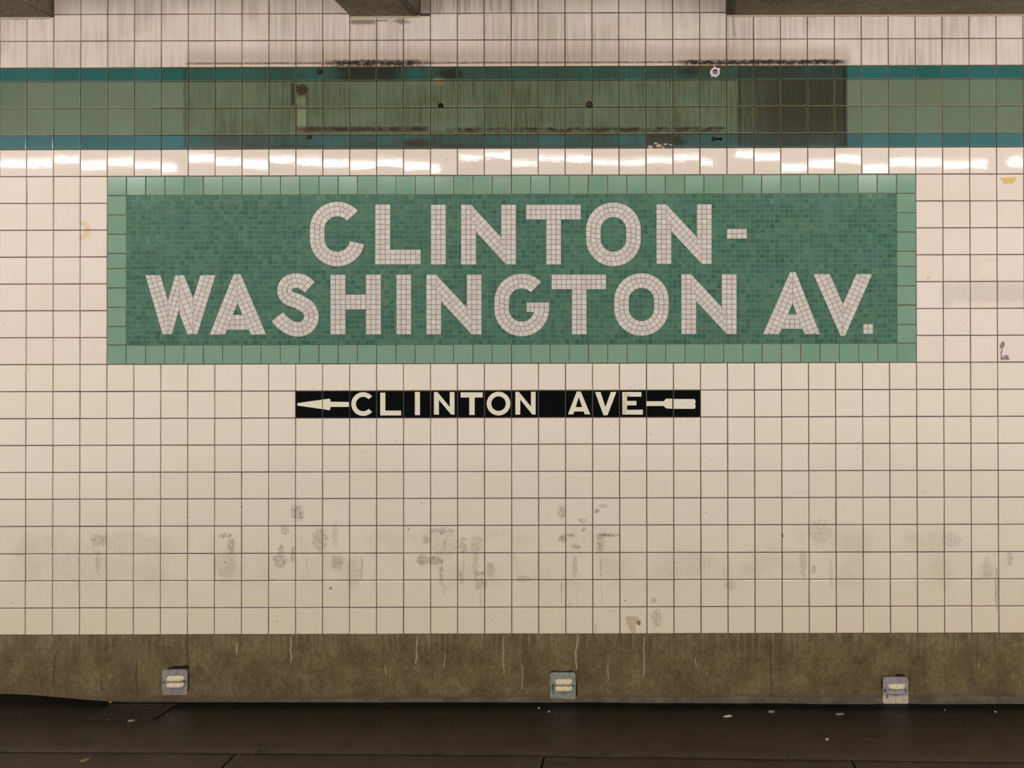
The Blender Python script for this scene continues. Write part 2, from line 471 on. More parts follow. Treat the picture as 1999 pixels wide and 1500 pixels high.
for k in range(len(ZS) - 1):
    green = 18 <= k <= 21
    mat = M_WLOW if k < 10 else M_WMID if k < 18 else M_TEAL_LO if k == 18 else M_PALE if k < 21 else M_TEAL_UP if k == 21 else M_WUP
    # k 17: glossy course under the band, 18 lower teal, 19-20 pale green, 21 upper teal, 22.. white again
    par = course(k, band if green else wall)
    for n in range(N0, N1):
        if k == 8 and 10 <= n < 25: continue                        # black direction sign
        if 10 <= k <= 16 and 3 <= n < 33: continue                  # name tablet
        if k >= 25: continue                                        # above the frame
        z1 = ZS[k + 1]
        tl = .0058 if k == 17 else .005
        if k == 24:
            xm = (XN(n) + XN(n + 1)) / 2
            if any(a < xm < b for a, b in ((XN(-60), XN(1)), (XN(12), XN(14)), (XN(26), XN(90)))):
                continue
        if k == 24 and n == 14:
            tile('tile', P(820, 15)[0], XN(15), ZS[k], z1, mat, par); continue
        if k == 23 and (n < 1 or 12 <= n < 15 or n >= 26): z1 = BEAM_Z + .002
        tile('tile', XN(n), XN(n + 1), ZS[k], z1, mat, par, tilt=tl)
    margin(k, mat, par)

# ------------------------------------------------------------------ concrete base, floor
def concrete(name, dark, light, base=True):
    m = Mat(name, .75, .3)
    sy = None if base else 9
    n1 = m.noise(9, 7, 5, .65, sy=sy); n2 = m.noise(46, 34, 6, .75, off=3.0, sy=sy and 40); n3 = m.noise(70, 5, 4, .65, off=6.0, sy=sy and 30)
    n4 = m.noise(150, 110, 4, .75, off=5.0, sy=sy and 140)
    c = m.mix(m.ss(n1, .3, .7), ph(*dark, 1.0), ph(*light, 1.0))
    c = m.mix(m.ss(n2, .42, .68, 0, .55), c, ph(*(int(x * .66) for x in dark), 1.0))
    c = m.mix(m.ss(n4, .5, .66, 0, .45), c, ph(*(int(x * .62) for x in dark), 1.0))
    c = m.mix(m.ss(n4, .46, .32, 0, .35), c, ph(*(min(255, int(x * 1.3)) for x in light), 1.0))
    c = m.mix(m.ss(m.noise(120, 26, 3, .6, off=14.0, sy=sy and 60), .60, .70) * .4, c, ph(148, 132, 100, 1.0))
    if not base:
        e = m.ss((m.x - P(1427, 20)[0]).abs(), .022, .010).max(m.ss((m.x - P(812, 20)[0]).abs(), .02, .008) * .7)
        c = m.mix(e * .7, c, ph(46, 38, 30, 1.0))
    if base:
        top = m.ss(m.z, ZR(1300), ZR(1238))
        st = m.ss(n3, .44, .68)
        c = m.mix(st * (top * .45 + .04), c, ph(142, 128, 108, 1.0))
        c = m.mix(m.ss(m.noise(60, 6, 4, .65, off=9.0), .5, .7) * .25, c, ph(66, 52, 30, 1.0))
        bot = m.ss(m.z + (n2 - .5) * .03, ZR(1352), ZR(1366))
        c = m.mix(bot * .75, c, ph(88, 68, 58, 1.0))
        w = m.noise(3, 13, 3, .55, off=4.0) - .5
        dr = None
        for (x, y0, y1, wd) in ((567, 1242, 1294, 2.2), (813, 1244, 1296, 2.0), (982, 1242, 1318, 1.5), (1126, 1242, 1308, 2.2), (1257, 1244, 1322, 1.8), (752, 1300, 1316, 1.3), (867, 1276, 1304, 1.3), (1358, 1288, 1302, 1.6), (1381, 1314, 1322, 1.2), (1912, 1296, 1306, 1.4), (1018, 1300, 1345, 1.2), (1186, 1300, 1326, 1.5), (461, 1256, 1276, 1.8)):
            X = P(x, y0)[0]
            d = (m.x - X + w * .035).abs()
            e = m.ss(d, wd * S * 1.05, wd * S * .4) * m.ss(m.z, ZR(y1 + 4), ZR(y1 - 4)) * m.ss(m.z, ZR(y0 - 6), ZR(y0 + 6))
            dr = e if dr is None else dr.max(e)
        c = m.mix(dr * .6, c, ph(176, 164, 140, 1.0))
        ck = None
        for (x, y0, y1) in ((106, 1275, 1330), (198, 1318, 1350), (266, 1290, 1362), (592, 1240, 1276), (1505, 1245, 1372), (366, 1240, 1300), (764, 1348, 1362)):
            X = P(x, y0)[0]
            e = m.ss((m.x - X + w * .03).abs(), .004, .001) * m.ss(m.z, ZR(y1 + 4), ZR(y1 - 4)) * m.ss(m.z, ZR(y0 - 6), ZR(y0 + 6))
            ck = e if ck is None else ck.max(e)
        c = m.mix(ck * .6, c, ph(38, 28, 16, 1.0))
    return m.out(c, bump=n2 * .6 + m.noise(220, 220, 3, .6, off=2.0) * .4, bdist=.003, bstr=.5)
M_BASE = concrete('stained_olive_concrete', (88, 73, 43), (122, 106, 70))
M_BEAM = concrete('grimy_beam_concrete', (116, 104, 84), (140, 128, 106), base=False)

base = MB()
base.box(XL, XR, .0015, .06, -.05, ZS[0])
base_o = struct(base.build('baseboard_back', M_BASE))
# the mortar cove along its foot: a ragged little lip
cv = MB(); n = 150; prof = [(0.0, .034), (-.006, .031), (-.014, .022), (-.022, .010), (-.027, -.02)]
cx0, cx1 = P(430, 1360)[0], XR
for i in range(n + 1):
    x = cx0 + (cx1 - cx0) * i / n
    k = .62 * min(1, i / 14) * (1 - .75 * max(0, 1 - ((x - P(1748, 1370)[0]) / .085) ** 4)) * (.8 + .35 * mnoise.noise((x * 5, 0, 0)) + .12 * mnoise.noise((x * 31, 3, 0)))
    for (y, z) in prof: cv.v.append((x, .001 + y * k * .7, z * (k if z > 0 else 1)))
for i in range(n):
    for j in range(4):
        a = i * 5 + j; cv.f.append((a, a + 1, a + 6, a + 5)); cv.m.append(0)
def mk_cove():
    m = Mat('cove_mortar', .6, .4)
    n1 = m.noise(12, 12, 4)
    return m.out(m.mix(m.ss(n1, .3, .7), ph(66, 52, 40, 1.0), ph(96, 80, 64, 1.0)), bump=m.noise(120, 120, 3, sy=120), bdist=.003, bstr=.4)
cove = cv.build('mortar_cove', mk_cove(), base_o)
for p in cove.data.polygons: p.use_smooth = True

def mk_floor():
    m = Mat('wet_dark_concrete', .4, .3)
    n1 = m.noise(4, 0, 5, .65, sy=4); n2 = m.noise(30, 0, 5, .7, sy=30); n3 = m.noise(190, 0, 3, .7, sy=150)
    c = m.mix(m.ss(n1, .3, .7), ph(48, 36, 25, 1.0), ph(64, 50, 38, 1.0))
    c = m.mix(m.ss(n2, .42, .7, 0, .55), c, ph(36, 27, 19, 1.0))
    c = m.mix(m.ss(n3, .5, .7, 0, .5), c, ph(30, 22, 15, 1.0))
    c = m.mix(m.ss(n3, .45, .3, 0, .35), c, ph(86, 70, 54, 1.0))
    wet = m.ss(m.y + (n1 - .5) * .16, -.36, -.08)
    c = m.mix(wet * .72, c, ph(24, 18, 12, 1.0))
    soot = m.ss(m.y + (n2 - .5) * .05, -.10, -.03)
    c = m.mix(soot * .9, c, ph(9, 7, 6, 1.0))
    gum = m.ss(m.noise(9, 0, 1, .3, sy=14), .68, .72)
    c = m.mix(gum * .65, c, ph(28, 21, 14, 1.0))
    sp = m.ss(m.noise(140, 0, 1, .3, sy=140), .78, .80)
    c = m.mix(sp * .5, c, ph(150, 140, 120, 1.0))
    r = m.ss(n1, .3, .7, .36, .52) + soot * .2
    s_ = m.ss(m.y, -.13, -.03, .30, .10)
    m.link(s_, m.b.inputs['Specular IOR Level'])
    return m.out(c, rough=r, bump=n2 * .5 + n3 * .4, bdist=.002, bstr=.5)
M_FLOOR = mk_floor()
M_GAP = simple('joint_dirt', ph(30, 22, 16, 1.0), .9, .2)

fl = MB(); fl.box(XL, XR, -7.5, .06, -.12, -.022)
floor = struct(fl.build('floor', M_GAP))
sa, sb = G(0, 1467), G(1999, 1481)           # the long seam
seam = lambda x: sa[1] + (sb[1] - sa[1]) * (x - sa[0]) / (sb[0] - sa[0])
def ramp(x, y):                              # silt banked against the wall at the left end
    px = x / S + CX
    t = max(0.0, min(1.0, (270 - px) / 270)); t = t * t * (3 - 2 * t)
    q = max(0.0, 1 + y / .16)
    return .034 * t * q * q - .011 * max(0.0, min(1.0, (px - 1000) / 750)) + .0015 * mnoise.noise((x * 3, y * 6, 0)) + .0006 * mnoise.noise((x * 19, y * 25, 0))
def slab(xa, xb, ya, yb, nx, ny, g=.0030):
    """ya, yb: functions of x (rear edge, front edge); xa, xb: functions of t (0 rear .. 1 front)"""
    v, f = [], []
    for i in range(nx + 1):
        for j in range(ny + 1):
            fj = lambda k, n: 0 if k == 0 else 1 if k == n else (.012 + (k - 1) / (n - 2) * .976)
            t = fj(j, ny); x = xa(t) + g + (xb(t) - xa(t) - 2 * g) * (0 if i == 0 else 1 if i == nx else (.002 + (i - 1) / (nx - 2) * .996))
            y = ya(x) - g + (yb(x) - ya(x) + 2 * g) * t
            e = .0022 if (i in (0, nx) or j in (0, ny)) else 0
            v.append((x, y, ramp(x, y) - e))
    top = len(v)
    for i in range(nx):
        for j in range(ny):
            a = i * (ny + 1) + j; f.append((a, a + 1, a + ny + 2, a + ny + 1))
    rim = [i * (ny + 1) for i in range(nx + 1)] + [nx * (ny + 1) + j for j in range(1, ny + 1)] + [i * (ny + 1) + ny for i in range(nx - 1, -1, -1)] + [j for j in range(ny - 1, 0, -1)]
    for i in rim: v.append((v[i][0], v[i][1], -.024))
    for q in range(len(rim)):
        r = (q + 1) % len(rim); f.append((rim[q], rim[r], top + r, top + q))
    me = mesh('slab', v, f); o = obj('slab', me, M_FLOOR, floor)
    for p in me.polygons: p.use_smooth = len(p.vertices) == 4 and abs(p.normal.z) > .5
    return o
con = lambda c: (lambda t: c)
gx = G(1120, 1473)[0]
wl = lambda x: .004
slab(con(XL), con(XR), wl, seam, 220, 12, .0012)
js = []
for a, b in (((458, 1473), (432, 1499)), ((1062, 1477), (1056, 1499)), ((1662, 1480), (1673, 1499))):
    A, Bq = G(*a), G(*b)
    sl = max(-.2, min(.2, (Bq[0] - A[0]) / (Bq[1] - A[1])))
    js.append((A[0], A[0] + sl * -1.5))
edges = [(XL, XL)] + js + [(XR, XR)]
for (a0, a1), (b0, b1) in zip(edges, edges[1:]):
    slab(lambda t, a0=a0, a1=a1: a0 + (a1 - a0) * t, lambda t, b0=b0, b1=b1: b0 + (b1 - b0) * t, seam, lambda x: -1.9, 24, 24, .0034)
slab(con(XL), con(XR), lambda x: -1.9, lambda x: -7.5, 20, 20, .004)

# ------------------------------------------------------------------ ceiling and beams
ce = MB(); ce.box(XL, XR, -7.5, .06, 3.32, 3.45)
ceil_o = struct(ce.build('ceiling', M_BEAM))
up = MB(); up.box(XL, XR, .0042, .06, ZS[-1], 3.32)
up.build('upper_wall', M_BEAM, wall)
def beam(x0, x1, name='trim_2'):
    b = bmesh.new()
    bmesh.ops.create_cube(b, size=1)
    for v in b.verts:
        v.co.x = x0 if v.co.x < 0 else x1
        v.co.y = -1.75 if v.co.y < 0 else .004
        v.co.z = BEAM_Z if v.co.z < 0 else 3.33
    bmesh.ops.bevel(b, geom=[e for e in b.edges if all(abs(v.co.z - BEAM_Z) < 1e-4 for v in e.verts) and abs(e.verts[0].co.x - e.verts[1].co.x) < 1e-4], offset=.006, segments=2, affect='EDGES')
    bmesh.ops.subdivide_edges(b, edges=b.edges[:], cuts=3, use_grid_fill=True)
    for v in b.verts:
        if v.co.y < -.001: v.co += Vector((1, 0, 1)) * .0015 * mnoise.noise(v.co * 6)
    me = bpy.data.meshes.new(name); b.to_mesh(me); b.free()
    return struct(obj(name, me, M_BEAM))
M_MORTAR = Mat('pale_mortar', .85, .3).out(ph(176, 160, 138, 1.0))
def mortar(o, x0, x1, z):
    mb = MB(); k = int((x1 - x0) / .02); lo = []
    for i in range(k + 1):
        x = x0 + (x1 - x0) * i / k
        lo.append((x, z - .007 - .006 * abs(mnoise.noise((x * 22, 1, 0)))))
    mb.prism(lo + [(x1, z + .002), (x0, z + .002)], -.0022, .006)
    mb.build('mortar_bead', M_MORTAR, o)
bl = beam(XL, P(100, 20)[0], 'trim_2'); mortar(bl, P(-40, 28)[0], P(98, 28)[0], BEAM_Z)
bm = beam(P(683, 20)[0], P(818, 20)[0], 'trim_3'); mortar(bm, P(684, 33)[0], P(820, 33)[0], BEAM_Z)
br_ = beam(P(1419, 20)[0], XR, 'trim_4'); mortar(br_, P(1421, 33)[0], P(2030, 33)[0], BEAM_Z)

# ------------------------------------------------------------------ the mosaic name tablet
tab = tag(empty('station_name_sign', (0, 0, 0)), 'large green mosaic tablet reading CLINTON- WASHINGTON AV. in white letters', 'sign')
TX0, TX1, TZ0, TZ1 = XN(3), XN(33), ZS[10], ZS[17]
bw = (TX1 - TX0) / 42
IX0, IX1, IZ0, IZ1 = TX0 + bw, TX1 - bw, TZ0 + bw, TZ1 - bw
mb = MB(); mb.box(TX0 + .0015, TX1 - .0015, .0036, .0040, TZ0 + .0015, TZ1 - .0015, 1)
mb.box(IX0, IX1, .0006, .0039, IZ0, IZ1, 0)
mb.build('grout_bed', [M_MOSBED, JOINT], tab)
for i in range(42):
    for z0, z1 in ((TZ0, IZ0), (IZ1, TZ1)):
        tile('border_tile', TX0 + bw * i, TX0 + bw * (i + 1), z0, z1, M_BORDER, tab, gap=.0032, tilt=.008)
side = [IZ1]
for y in (416.7, 454.5, 492, 521.4, 559.4, 597, 634.6): side.append(P(228, y)[1] - (P(228, 379)[1] - IZ1))
side.append(IZ0)
for a, b in zip(side, side[1:]):
    for x0, x1 in ((TX0, IX0), (IX1, TX1)):
        tile('border_tile', x0, x1, b, a, M_BORDER, tab, gap=.0032, tilt=.008)

def hclip(poly, a, b, c):                    # keep a x + b y <= c
    o = []
    for i in range(len(poly)):
        p, q = poly[i], poly[(i + 1) % len(poly)]
        dp, dq = a * p[0] + b * p[1] - c, a * q[0] + b * q[1] - c
        if dp <= 0: o.append(p)
        if (dp < 0 < dq) or (dq < 0 < dp):
            t = dp / (dp - dq); o.append((p[0] + (q[0] - p[0]) * t, p[1] + (q[1] - p[1]) * t))
    return o
def pclip(poly, clip):
    a = sum(clip[i][0] * clip[(i + 1) % len(clip)][1] - clip[(i + 1) % len(clip)][0] * clip[i][1] for i in range(len(clip)))
    if a < 0: clip = clip[::-1]
    for i in range(len(clip)):
        (x0, y0), (x1, y1) = clip[i], clip[(i + 1) % len(clip)]
        nx, ny = (y1 - y0), -(x1 - x0)
        poly = hclip(poly, nx, ny, nx * x0 + ny * y0)
        if len(poly) < 3: return []
    return poly
def area(p): return abs(sum(p[i][0] * p[(i + 1) % len(p)][1] - p[(i + 1) % len(p)][0] * p[i][1] for i in range(len(p)))) / 2
def bbx(p): return min(q[0] for q in p), min(q[1] for q in p), max(q[0] for q in p), max(q[1] for q in p)

def lattice(clip, o, ang, cu, cv):
    """cells of a cu x cv lattice with origin o turned by ang, cut by a convex outline (all in photograph px)"""
    c, s = math.cos(ang), math.sin(ang); out = []
    R = max(math.hypot(p[0] - o[0], p[1] - o[1]) for p in clip)
    nu, nv = int(R / cu) + 2, int(R / cv) + 2
    for i in range(-nu, nu):
        for j in range(-nv, nv):
            q = [(o[0] + (a * cu) * c - (b * cv) * s, o[1] + (a * cu) * s + (b * cv) * c) for a, b in ((i, j), (i + 1, j), (i + 1, j + 1), (i, j + 1))]
            k = pclip(q, clip)
            if len(k) >= 3 and area(k) > 5: out.append(k)
    return out
def rectc(x0, y0, x1, y1, nx, ny):
    return [[(x0 + (x1 - x0) * i / nx, y0 + (y1 - y0) * j / ny), (x0 + (x1 - x0) * (i + 1) / nx, y0 + (y1 - y0) * j / ny),
             (x0 + (x1 - x0) * (i + 1) / nx, y0 + (y1 - y0) * (j + 1) / ny), (x0 + (x1 - x0) * i / nx, y0 + (y1 - y0) * (j + 1) / ny)] for i in range(nx) for j in range(ny)]
def rings(path, closed=False, w=9.68, n=3):
    """three courses of tesserae along a centre line"""
    out = []; m = len(path); nor = []
    for i in range(m):
        a = path[(i - 1) % m] if closed or i > 0 else path[0]
        b = path[(i + 1) % m] if closed or i < m - 1 else path[-1]
        d = math.hypot(b[0] - a[0], b[1] - a[1]); nor.append((-(b[1] - a[1]) / d, (b[0] - a[0]) / d))
    if closed: path = path + [path[0]]; nor = nor + [nor[0]]
    at = lambda i, o: (path[i][0] + nor[i][0] * o, path[i][1] + nor[i][1] * o)
    for r in range(n):
        o0 = (r - n / 2) * w; o1 = o0 + w; om = o0 + w / 2
        L = [0.0]
        for i in range(1, len(path)):
            p, q = at(i - 1, om), at(i, om); L.append(L[-1] + math.hypot(q[0] - p[0], q[1] - p[1]))
        k = max(3, round(L[-1] / 9.7)); off = random.random() * .5 if closed else 0
        cut = [L[-1] * (t + off + random.uniform(-.08, .08) * (closed or 0 < t < k)) / k for t in range(k + 1)]
        if closed: cut[-1] = cut[0] + L[-1]
        def pt(s, o):
            s = s % L[-1] if closed and s > L[-1] else max(0, min(s, L[-1]))
            i = 1
            while i < len(L) - 1 and L[i] < s: i += 1
            t = (s - L[i - 1]) / max(1e-9, L[i] - L[i - 1])
            a, b = at(i - 1, o), at(i, o)
            return a[0] + (b[0] - a[0]) * t, a[1] + (b[1] - a[1]) * t
        for a, b in zip(cut, cut[1:]):
            h = (a + b) / 2
            out.append([pt(a, o0), pt(h, o0), pt(b, o0), pt(b, o1), pt(h, o1), pt(a, o1)])
    return out
def stadium(cx, c1, c2, r, a0, a1):
    """centre line: from angle a0 counter-clockwise to a1 (degrees), upper bowl about c1, lower about c2"""
    p = []; k = int((a1 - a0) / 2.5)
    for i in range(k + 1):
        a = math.radians(a0 + (a1 - a0) * i / k); y = math.sin(a)
        cy = c1 if y >= 0 else c2
        q = (cx + r * math.cos(a), cy - r * y)
        p.append(q)
    return p
def catmull(pts, k=10):
    o = []; n = len(pts)
    for i in range(n - 1):
        a, b, c, d = pts[max(i - 1, 0)], pts[i], pts[i + 1], pts[min(i + 2, n - 1)]
        for j in range(k):
            t = j / k
            o.append(tuple(.5 * (2 * b[q] + (c[q] - a[q]) * t + (2 * a[q] - 5 * b[q] + 4 * c[q] - d[q]) * t * t + (3 * b[q] - a[q] - 3 * c[q] + d[q]) * t ** 3) for q in (0, 1)))
    return o + [pts[-1]]
def bandc(tl, tr, bl, br, lo=None, hi=None, phase=0.0):
    """a leaning stroke given by its top and bottom edges, cut at vertical lines lo, hi"""
    ax, ay = (bl[0] + br[0]) / 2 - (tl[0] + tr[0]) / 2, (bl[1] + br[1]) / 2 - (tl[1] + tr[1]) / 2
    ang = math.atan2(ay, ax) - math.pi / 2
    clip = [tl, tr, br, bl]
    if lo is not None: clip = hclip(clip, -1, 0, -lo)
    if hi is not None: clip = hclip(clip, 1, 0, hi)
    wd = (tr[0] - tl[0]) * math.cos(ang)
    return lattice(clip, (tl[0], tl[1] + phase), ang, wd / 3, 9.75)
def N_(x0, x1, x2, x3, yt, yb, rp=True):
    cw = (x1 - x0) / 3; ch = (yb - yt) / 12
    o = rectc(x0, yt, x0 + 2 * cw, yb, 2, 12) + rectc(x2 + cw, yt, x3, yb, 2, 12)
    # the diagonal: three courses between the stems
    A, Bb = (x0 + 2 * cw, yt), (x2 + cw, yb)
    d = 29 / math.sin(math.atan2(yb - yt, Bb[0] - A[0]))           # not used directly; slope from the upper edge
    ux, uy = .680, .733
    nx, ny = -uy, ux                                               # towards the lower left
    # upper edge passes through A, lower edge through Bb
    wdt = abs((Bb[0] - A[0]) * nx + (Bb[1] - A[1]) * ny)
    t = 0
    for _ in range(60):                                            # turn the stroke until it is three courses wide
        wdt = (Bb[0] - A[0]) * nx + (Bb[1] - A[1]) * ny
        if abs(wdt - 29) < .05: break
        a = math.atan2(uy, ux) + (29 - wdt) * -.004
        ux, uy = math.cos(a), math.sin(a); nx, ny = -uy, ux
    ang = math.atan2(uy, ux) - math.pi / 2
    w = wdt / 3
    for r in range(3):
        q = [(A[0] + nx * w * (r + e) + ux * L, A[1] + ny * w * (r + e) + uy * L) for e, L in ((0, -60), (0, 240), (1, 240), (1, -60))]
        q = hclip(q, 0, -1, -yt); q = hclip(q, 0, 1, yb)
        q = hclip(q, -1, 0, -(x0 + 2 * cw if r < 2 else x1)); q = hclip(q, 1, 0, (x2 if r < 1 else x2 + cw))
        if len(q) >= 3:
            o += lattice(q, A, ang, w, 9.75)
    # third column of the left stem, under course 2; first column of the right stem, above course 1
    def cut(cells, off, sign):
        res = []
        c0 = A[0] * nx + A[1] * ny + off
        for c in cells:
            k = hclip(c, sign * nx, sign * ny, sign * c0)
            if len(k) >= 3 and area(k) > 8: res.append(k)
        return res
    o += cut(rectc(x0 + 2 * cw, yt, x1, yb, 1, 12), 2 * w, -1)
    o += cut(rectc(x2, yt, x2 + cw, yb, 1, 12), w, 1)
    return o
z = lambda x0, y0, pts, k=7.996: [(x0 + p[0] / k, y0 + p[1] / k) for p in pts]

LET = []
LET.append(('C', rings(stadium(658.7, 447.6, 466.7, 39.3, 41, 349.5))))
LET.append(('L', rectc(732.5, 399.2, 762.2, 516.5, 3, 12) + rectc(762.2, 487.4, 821.7, 516.5, 6, 3)))
LET.append(('I', rectc(841.3, 399.6, 870.6, 516.9, 3, 12)))
LET.append(('N', N_(900.0, 929.5, 978.4, 1007.4, 399.8, 516.9)))
LET.append(('T', rectc(1027.1, 399.8, 1134.0, 428.9, 11, 3) + rectc(1066.4, 428.9, 1095.4, 516.9, 3, 9)))
LET.append(('O', rings(stadium(1197.6, 449.0, 466.6, 39.2, 0, 357.5), True)))
LET.append(('N', N_(1281.4, 1310.6, 1360.4, 1389.4, 399.0, 515.9)))
LET.append(('hyphen', rectc(1419.1, 447.1, 1458.2, 466.3, 4, 2)))
w5 = lambda *p: z(270, 525, p)
W_ = bandc(*w5((110, 98), (350, 98), (380, 1022), (620, 1022)), hi=270 + 468 / 7.996)
W_ += bandc(*w5((578, 98), (795, 98), (312, 1022), (529, 1022)), lo=270 + 468 / 7.996, hi=270 + 645 / 7.996)
W_ += bandc(*w5((402, 98), (718, 98), (768, 1022), (1084, 1022)), lo=270 + 645 / 7.996, hi=270 + 858 / 7.996)
W_ += bandc(*w5((970, 98), (1210, 98), (685, 1022), (925, 1022)), lo=270 + 858 / 7.996)
LET.append(('W', W_))
def A_(q, apexl, apexr, ol, il, ir, orr, split, bt, bb):
    yt, yb = apexl[1], ol[1]
    # inner edges continued to the apex height
    o = []
    dl = (apexl[0] - ol[0]); dr = (apexr[0] - orr[0])
    o += bandc(apexl, (il[0] + dl, yt), ol, il, hi=split)
    o += bandc((ir[0] + dr, yt), apexr, ir, orr, lo=split)
    f = lambda a, b, y: a[0] + (b[0] - a[0]) * (y - a[1]) / (b[1] - a[1])
    L0, L1 = (il[0] + dl, yt), il; R0, R1 = (ir[0] + dr, yt), ir
    bar = [(f(L0, L1, bt), bt), (f(R0, R1, bt), bt), (f(R0, R1, bb), bb), (f(L0, L1, bb), bb)]
    o += lattice(bar, ((bar[0][0] + bar[1][0]) / 2 - 5, bt), 0, 9.7, (bb - bt) / 3)
    return o
p5 = lambda x, y: w5((x, y))[0]
LET.append(('A', A_(0, p5(1490, 80), p5(1600, 80), p5(1113, 1028), p5(1358, 1028), p5(1757, 1028), p5(2000, 1028), p5(1548, 0)[0], p5(0, 718)[1], p5(0, 953)[1])))
LET.append(('S', rings(catmull(z(515, 525, [(722, 291), (655, 232), (590, 198), (520, 184), (450, 192), (390, 218), (342, 268), (324, 335), (340, 400), (385, 452), (450, 480), (520, 503), (600, 545), (672, 588), (722, 655), (747, 740), (730, 820), (690, 885), (625, 930), (545, 947), (450, 932), (370, 893), (300, 840), (250, 795), (212, 747)])))))
LET.append(('H', rectc(645.1, 536.3, 674.7, 653.4, 3, 12) + rectc(714.5, 536.3, 744.1, 653.4, 3, 12) + rectc(674.7, 575.3, 714.5, 604.3, 4, 3)))
LET.append(('I', rectc(773.8, 536.3, 802.9, 653.4, 3, 12)))
LET.append(('N', N_(832.3, 861.6, 911.3, 940.3, 536.4, 653.4)))
LET.append(('G', rings(stadium(1018.6, 588.0, 603.5, 39.0, 44, 352.5)) + rectc(1043.2, 590.6, 1072.2, 609.6, 3, 2) + rectc(1027.8, 590.6, 1043.2, 609.6, 2, 2)))
LET.append(('T', rectc(1076.7, 536.3, 1183.4, 565.2, 11, 3) + rectc(1116.3, 565.2, 1145.3, 653.4, 3, 9)))
LET.append(('O', rings(stadium(1252.3, 586.8, 602.6, 38.9, 0, 357.5), True)))
LET.append(('N', N_(1329.8, 1359.2, 1409.0, 1438.2, 535.6, 652.8)))
w8 = lambda x, y: z(1470, 525, [(x, y)])[0]
LET.append(('A', A_(0, w8(578, 48), w8(667, 48), w8(153, 1022), w8(410, 1022), w8(803, 1022), w8(1047, 1022), w8(620, 0)[0], w8(0, 710)[1], w8(0, 940)[1])))
V_ = bandc(w8(940, 82), w8(1200, 82), w8(1365, 1050), w8(1625, 1050), hi=w8(1400, 0)[0])
V_ += bandc(w8(1608, 82), w8(1862, 82), w8(1183, 1050), w8(1437, 1050), lo=w8(1400, 0)[0])
LET.append(('V', V_))
LET.append(('period', rectc(1684.9, 632.9, 1704.3, 652.3, 2, 2)))

INK = []                                     # every white piece, to leave the green ones out beneath it
for nm, cells in LET:
    mb = MB(); ft = []
    for c in cells:
        w = [P(*q) for q in c]
        INK.append((w, bbx(w)))
        nf = len(mb.f)
        mb.prism(w, -.0004, .003, 1)
        ft += [0.0] * (len(mb.f) - nf); nf = len(mb.f)
        # the piece itself, a joint's width smaller all round
        cx = sum(q[0] for q in w) / len(w); cz = sum(q[1] for q in w) / len(w)
        b = bbx(w); kx = 1 - .0017 / max(.004, b[2] - b[0]); kz = 1 - .0017 / max(.004, b[3] - b[1])
        mb.prism([(cx + (q[0] - cx) * kx, cz + (q[1] - cz) * kz) for q in w], -.0014 + random.uniform(-.0001, .0001), -.0003, 0, inset=.0004, jit=.01)
        ft += [random.random()] * (len(mb.f) - nf)
    o = mb.build('letter', [M_LET, M_LETBED], tab)
    o['label'] = 'white mosaic ' + (('letter ' + nm) if len(nm) == 1 else nm)
    a = o.data.attributes.new('tone', 'FLOAT', 'FACE'); a.data.foreach_set('value', ft)

def inside(x, zz):
    for w, b in INK:
        if b[0] <= x <= b[2] and b[1] <= zz <= b[3]:
            s = None; ok = True
            for i in range(len(w)):
                (x0, z0), (x1, z1) = w[i], w[(i + 1) % len(w)]
                k = (x1 - x0) * (zz - z0) - (z1 - z0) * (x - x0)
                if abs(k) < 1e-12: continue
                if s is None: s = k > 0
                elif (k > 0) != s: ok = False; break
            if ok: return True
    return False
NC, NR = 158, 30
cw, chh = (IX1 - IX0) / NC, (IZ1 - IZ0) / NR
field = MB(); tone, hue = [], []
variants = []
for q in range(12):
    mb = MB(); g = .0011
    mb.prism([(-cw / 2 + g, -chh / 2 + g), (cw / 2 - g, -chh / 2 + g), (cw / 2 - g, chh / 2 - g), (-cw / 2 + g, chh / 2 - g)], 0, .0016, inset=.0005)
    me = mesh('tessera', mb.v, mb.f)
    t = q / 11; t = t * t * .9; h = random.random() ** 3
    for nm, val in (('tone', t), ('hue', h)):
        me.attributes.new(nm, 'FLOAT', 'FACE').data.foreach_set('value', [val] * len(mb.f))
    me.materials.append(M_MOS); variants.append(me)
nsingle = 0
for r in range(NR):
    for c in range(NC):
        x0, z0 = IX0 + cw * c, IZ0 + chh * r
        cx, cz = x0 + cw / 2, z0 + chh / 2
        if all(inside(cx + a * cw * .46, cz + b * chh * .46) for a, b in ((0, 0), (1, 1), (1, -1), (-1, 1), (-1, -1))): continue
        sm = .5 + .5 * mnoise.noise((c * .11, r * .13, 4.0))
        t = min(1, max(0, .75 * random.random() ** 1.6 + .45 * (sm - .4) + .006 * r))
        h = random.random() ** 3 * (.4 + .8 * sm) if random.random() < .8 else random.random() * .3
        if nsingle < 300:
            o = bpy.data.objects.new('tessera', variants[min(11, int(math.sqrt(max(0, t)) * 11))]); C.objects.link(o)
            o.location = (cx + random.uniform(-.0004, .0004), random.uniform(-.0003, .0001), cz + random.uniform(-.0004, .0004))
            o.rotation_euler = (random.gauss(0, .016), random.gauss(0, .012), random.gauss(0, .016)); o.parent = tab
            nsingle += 1; continue
        g = .0011; ja, jb = random.uniform(-.0004, .0004), random.uniform(-.0004, .0004)
        nf = len(field.f)
        yy = random.uniform(-.0003, .0001)
        field.prism([(x0 + g + ja, z0 + g + jb), (x0 + cw - g + ja, z0 + g + jb), (x0 + cw - g + ja, z0 + chh - g + jb), (x0 + g + ja, z0 + chh - g + jb)], yy, yy + .0016, inset=.0005, jit=.016)
        tone += [t] * (len(field.f) - nf); hue += [h] * (len(field.f) - nf)
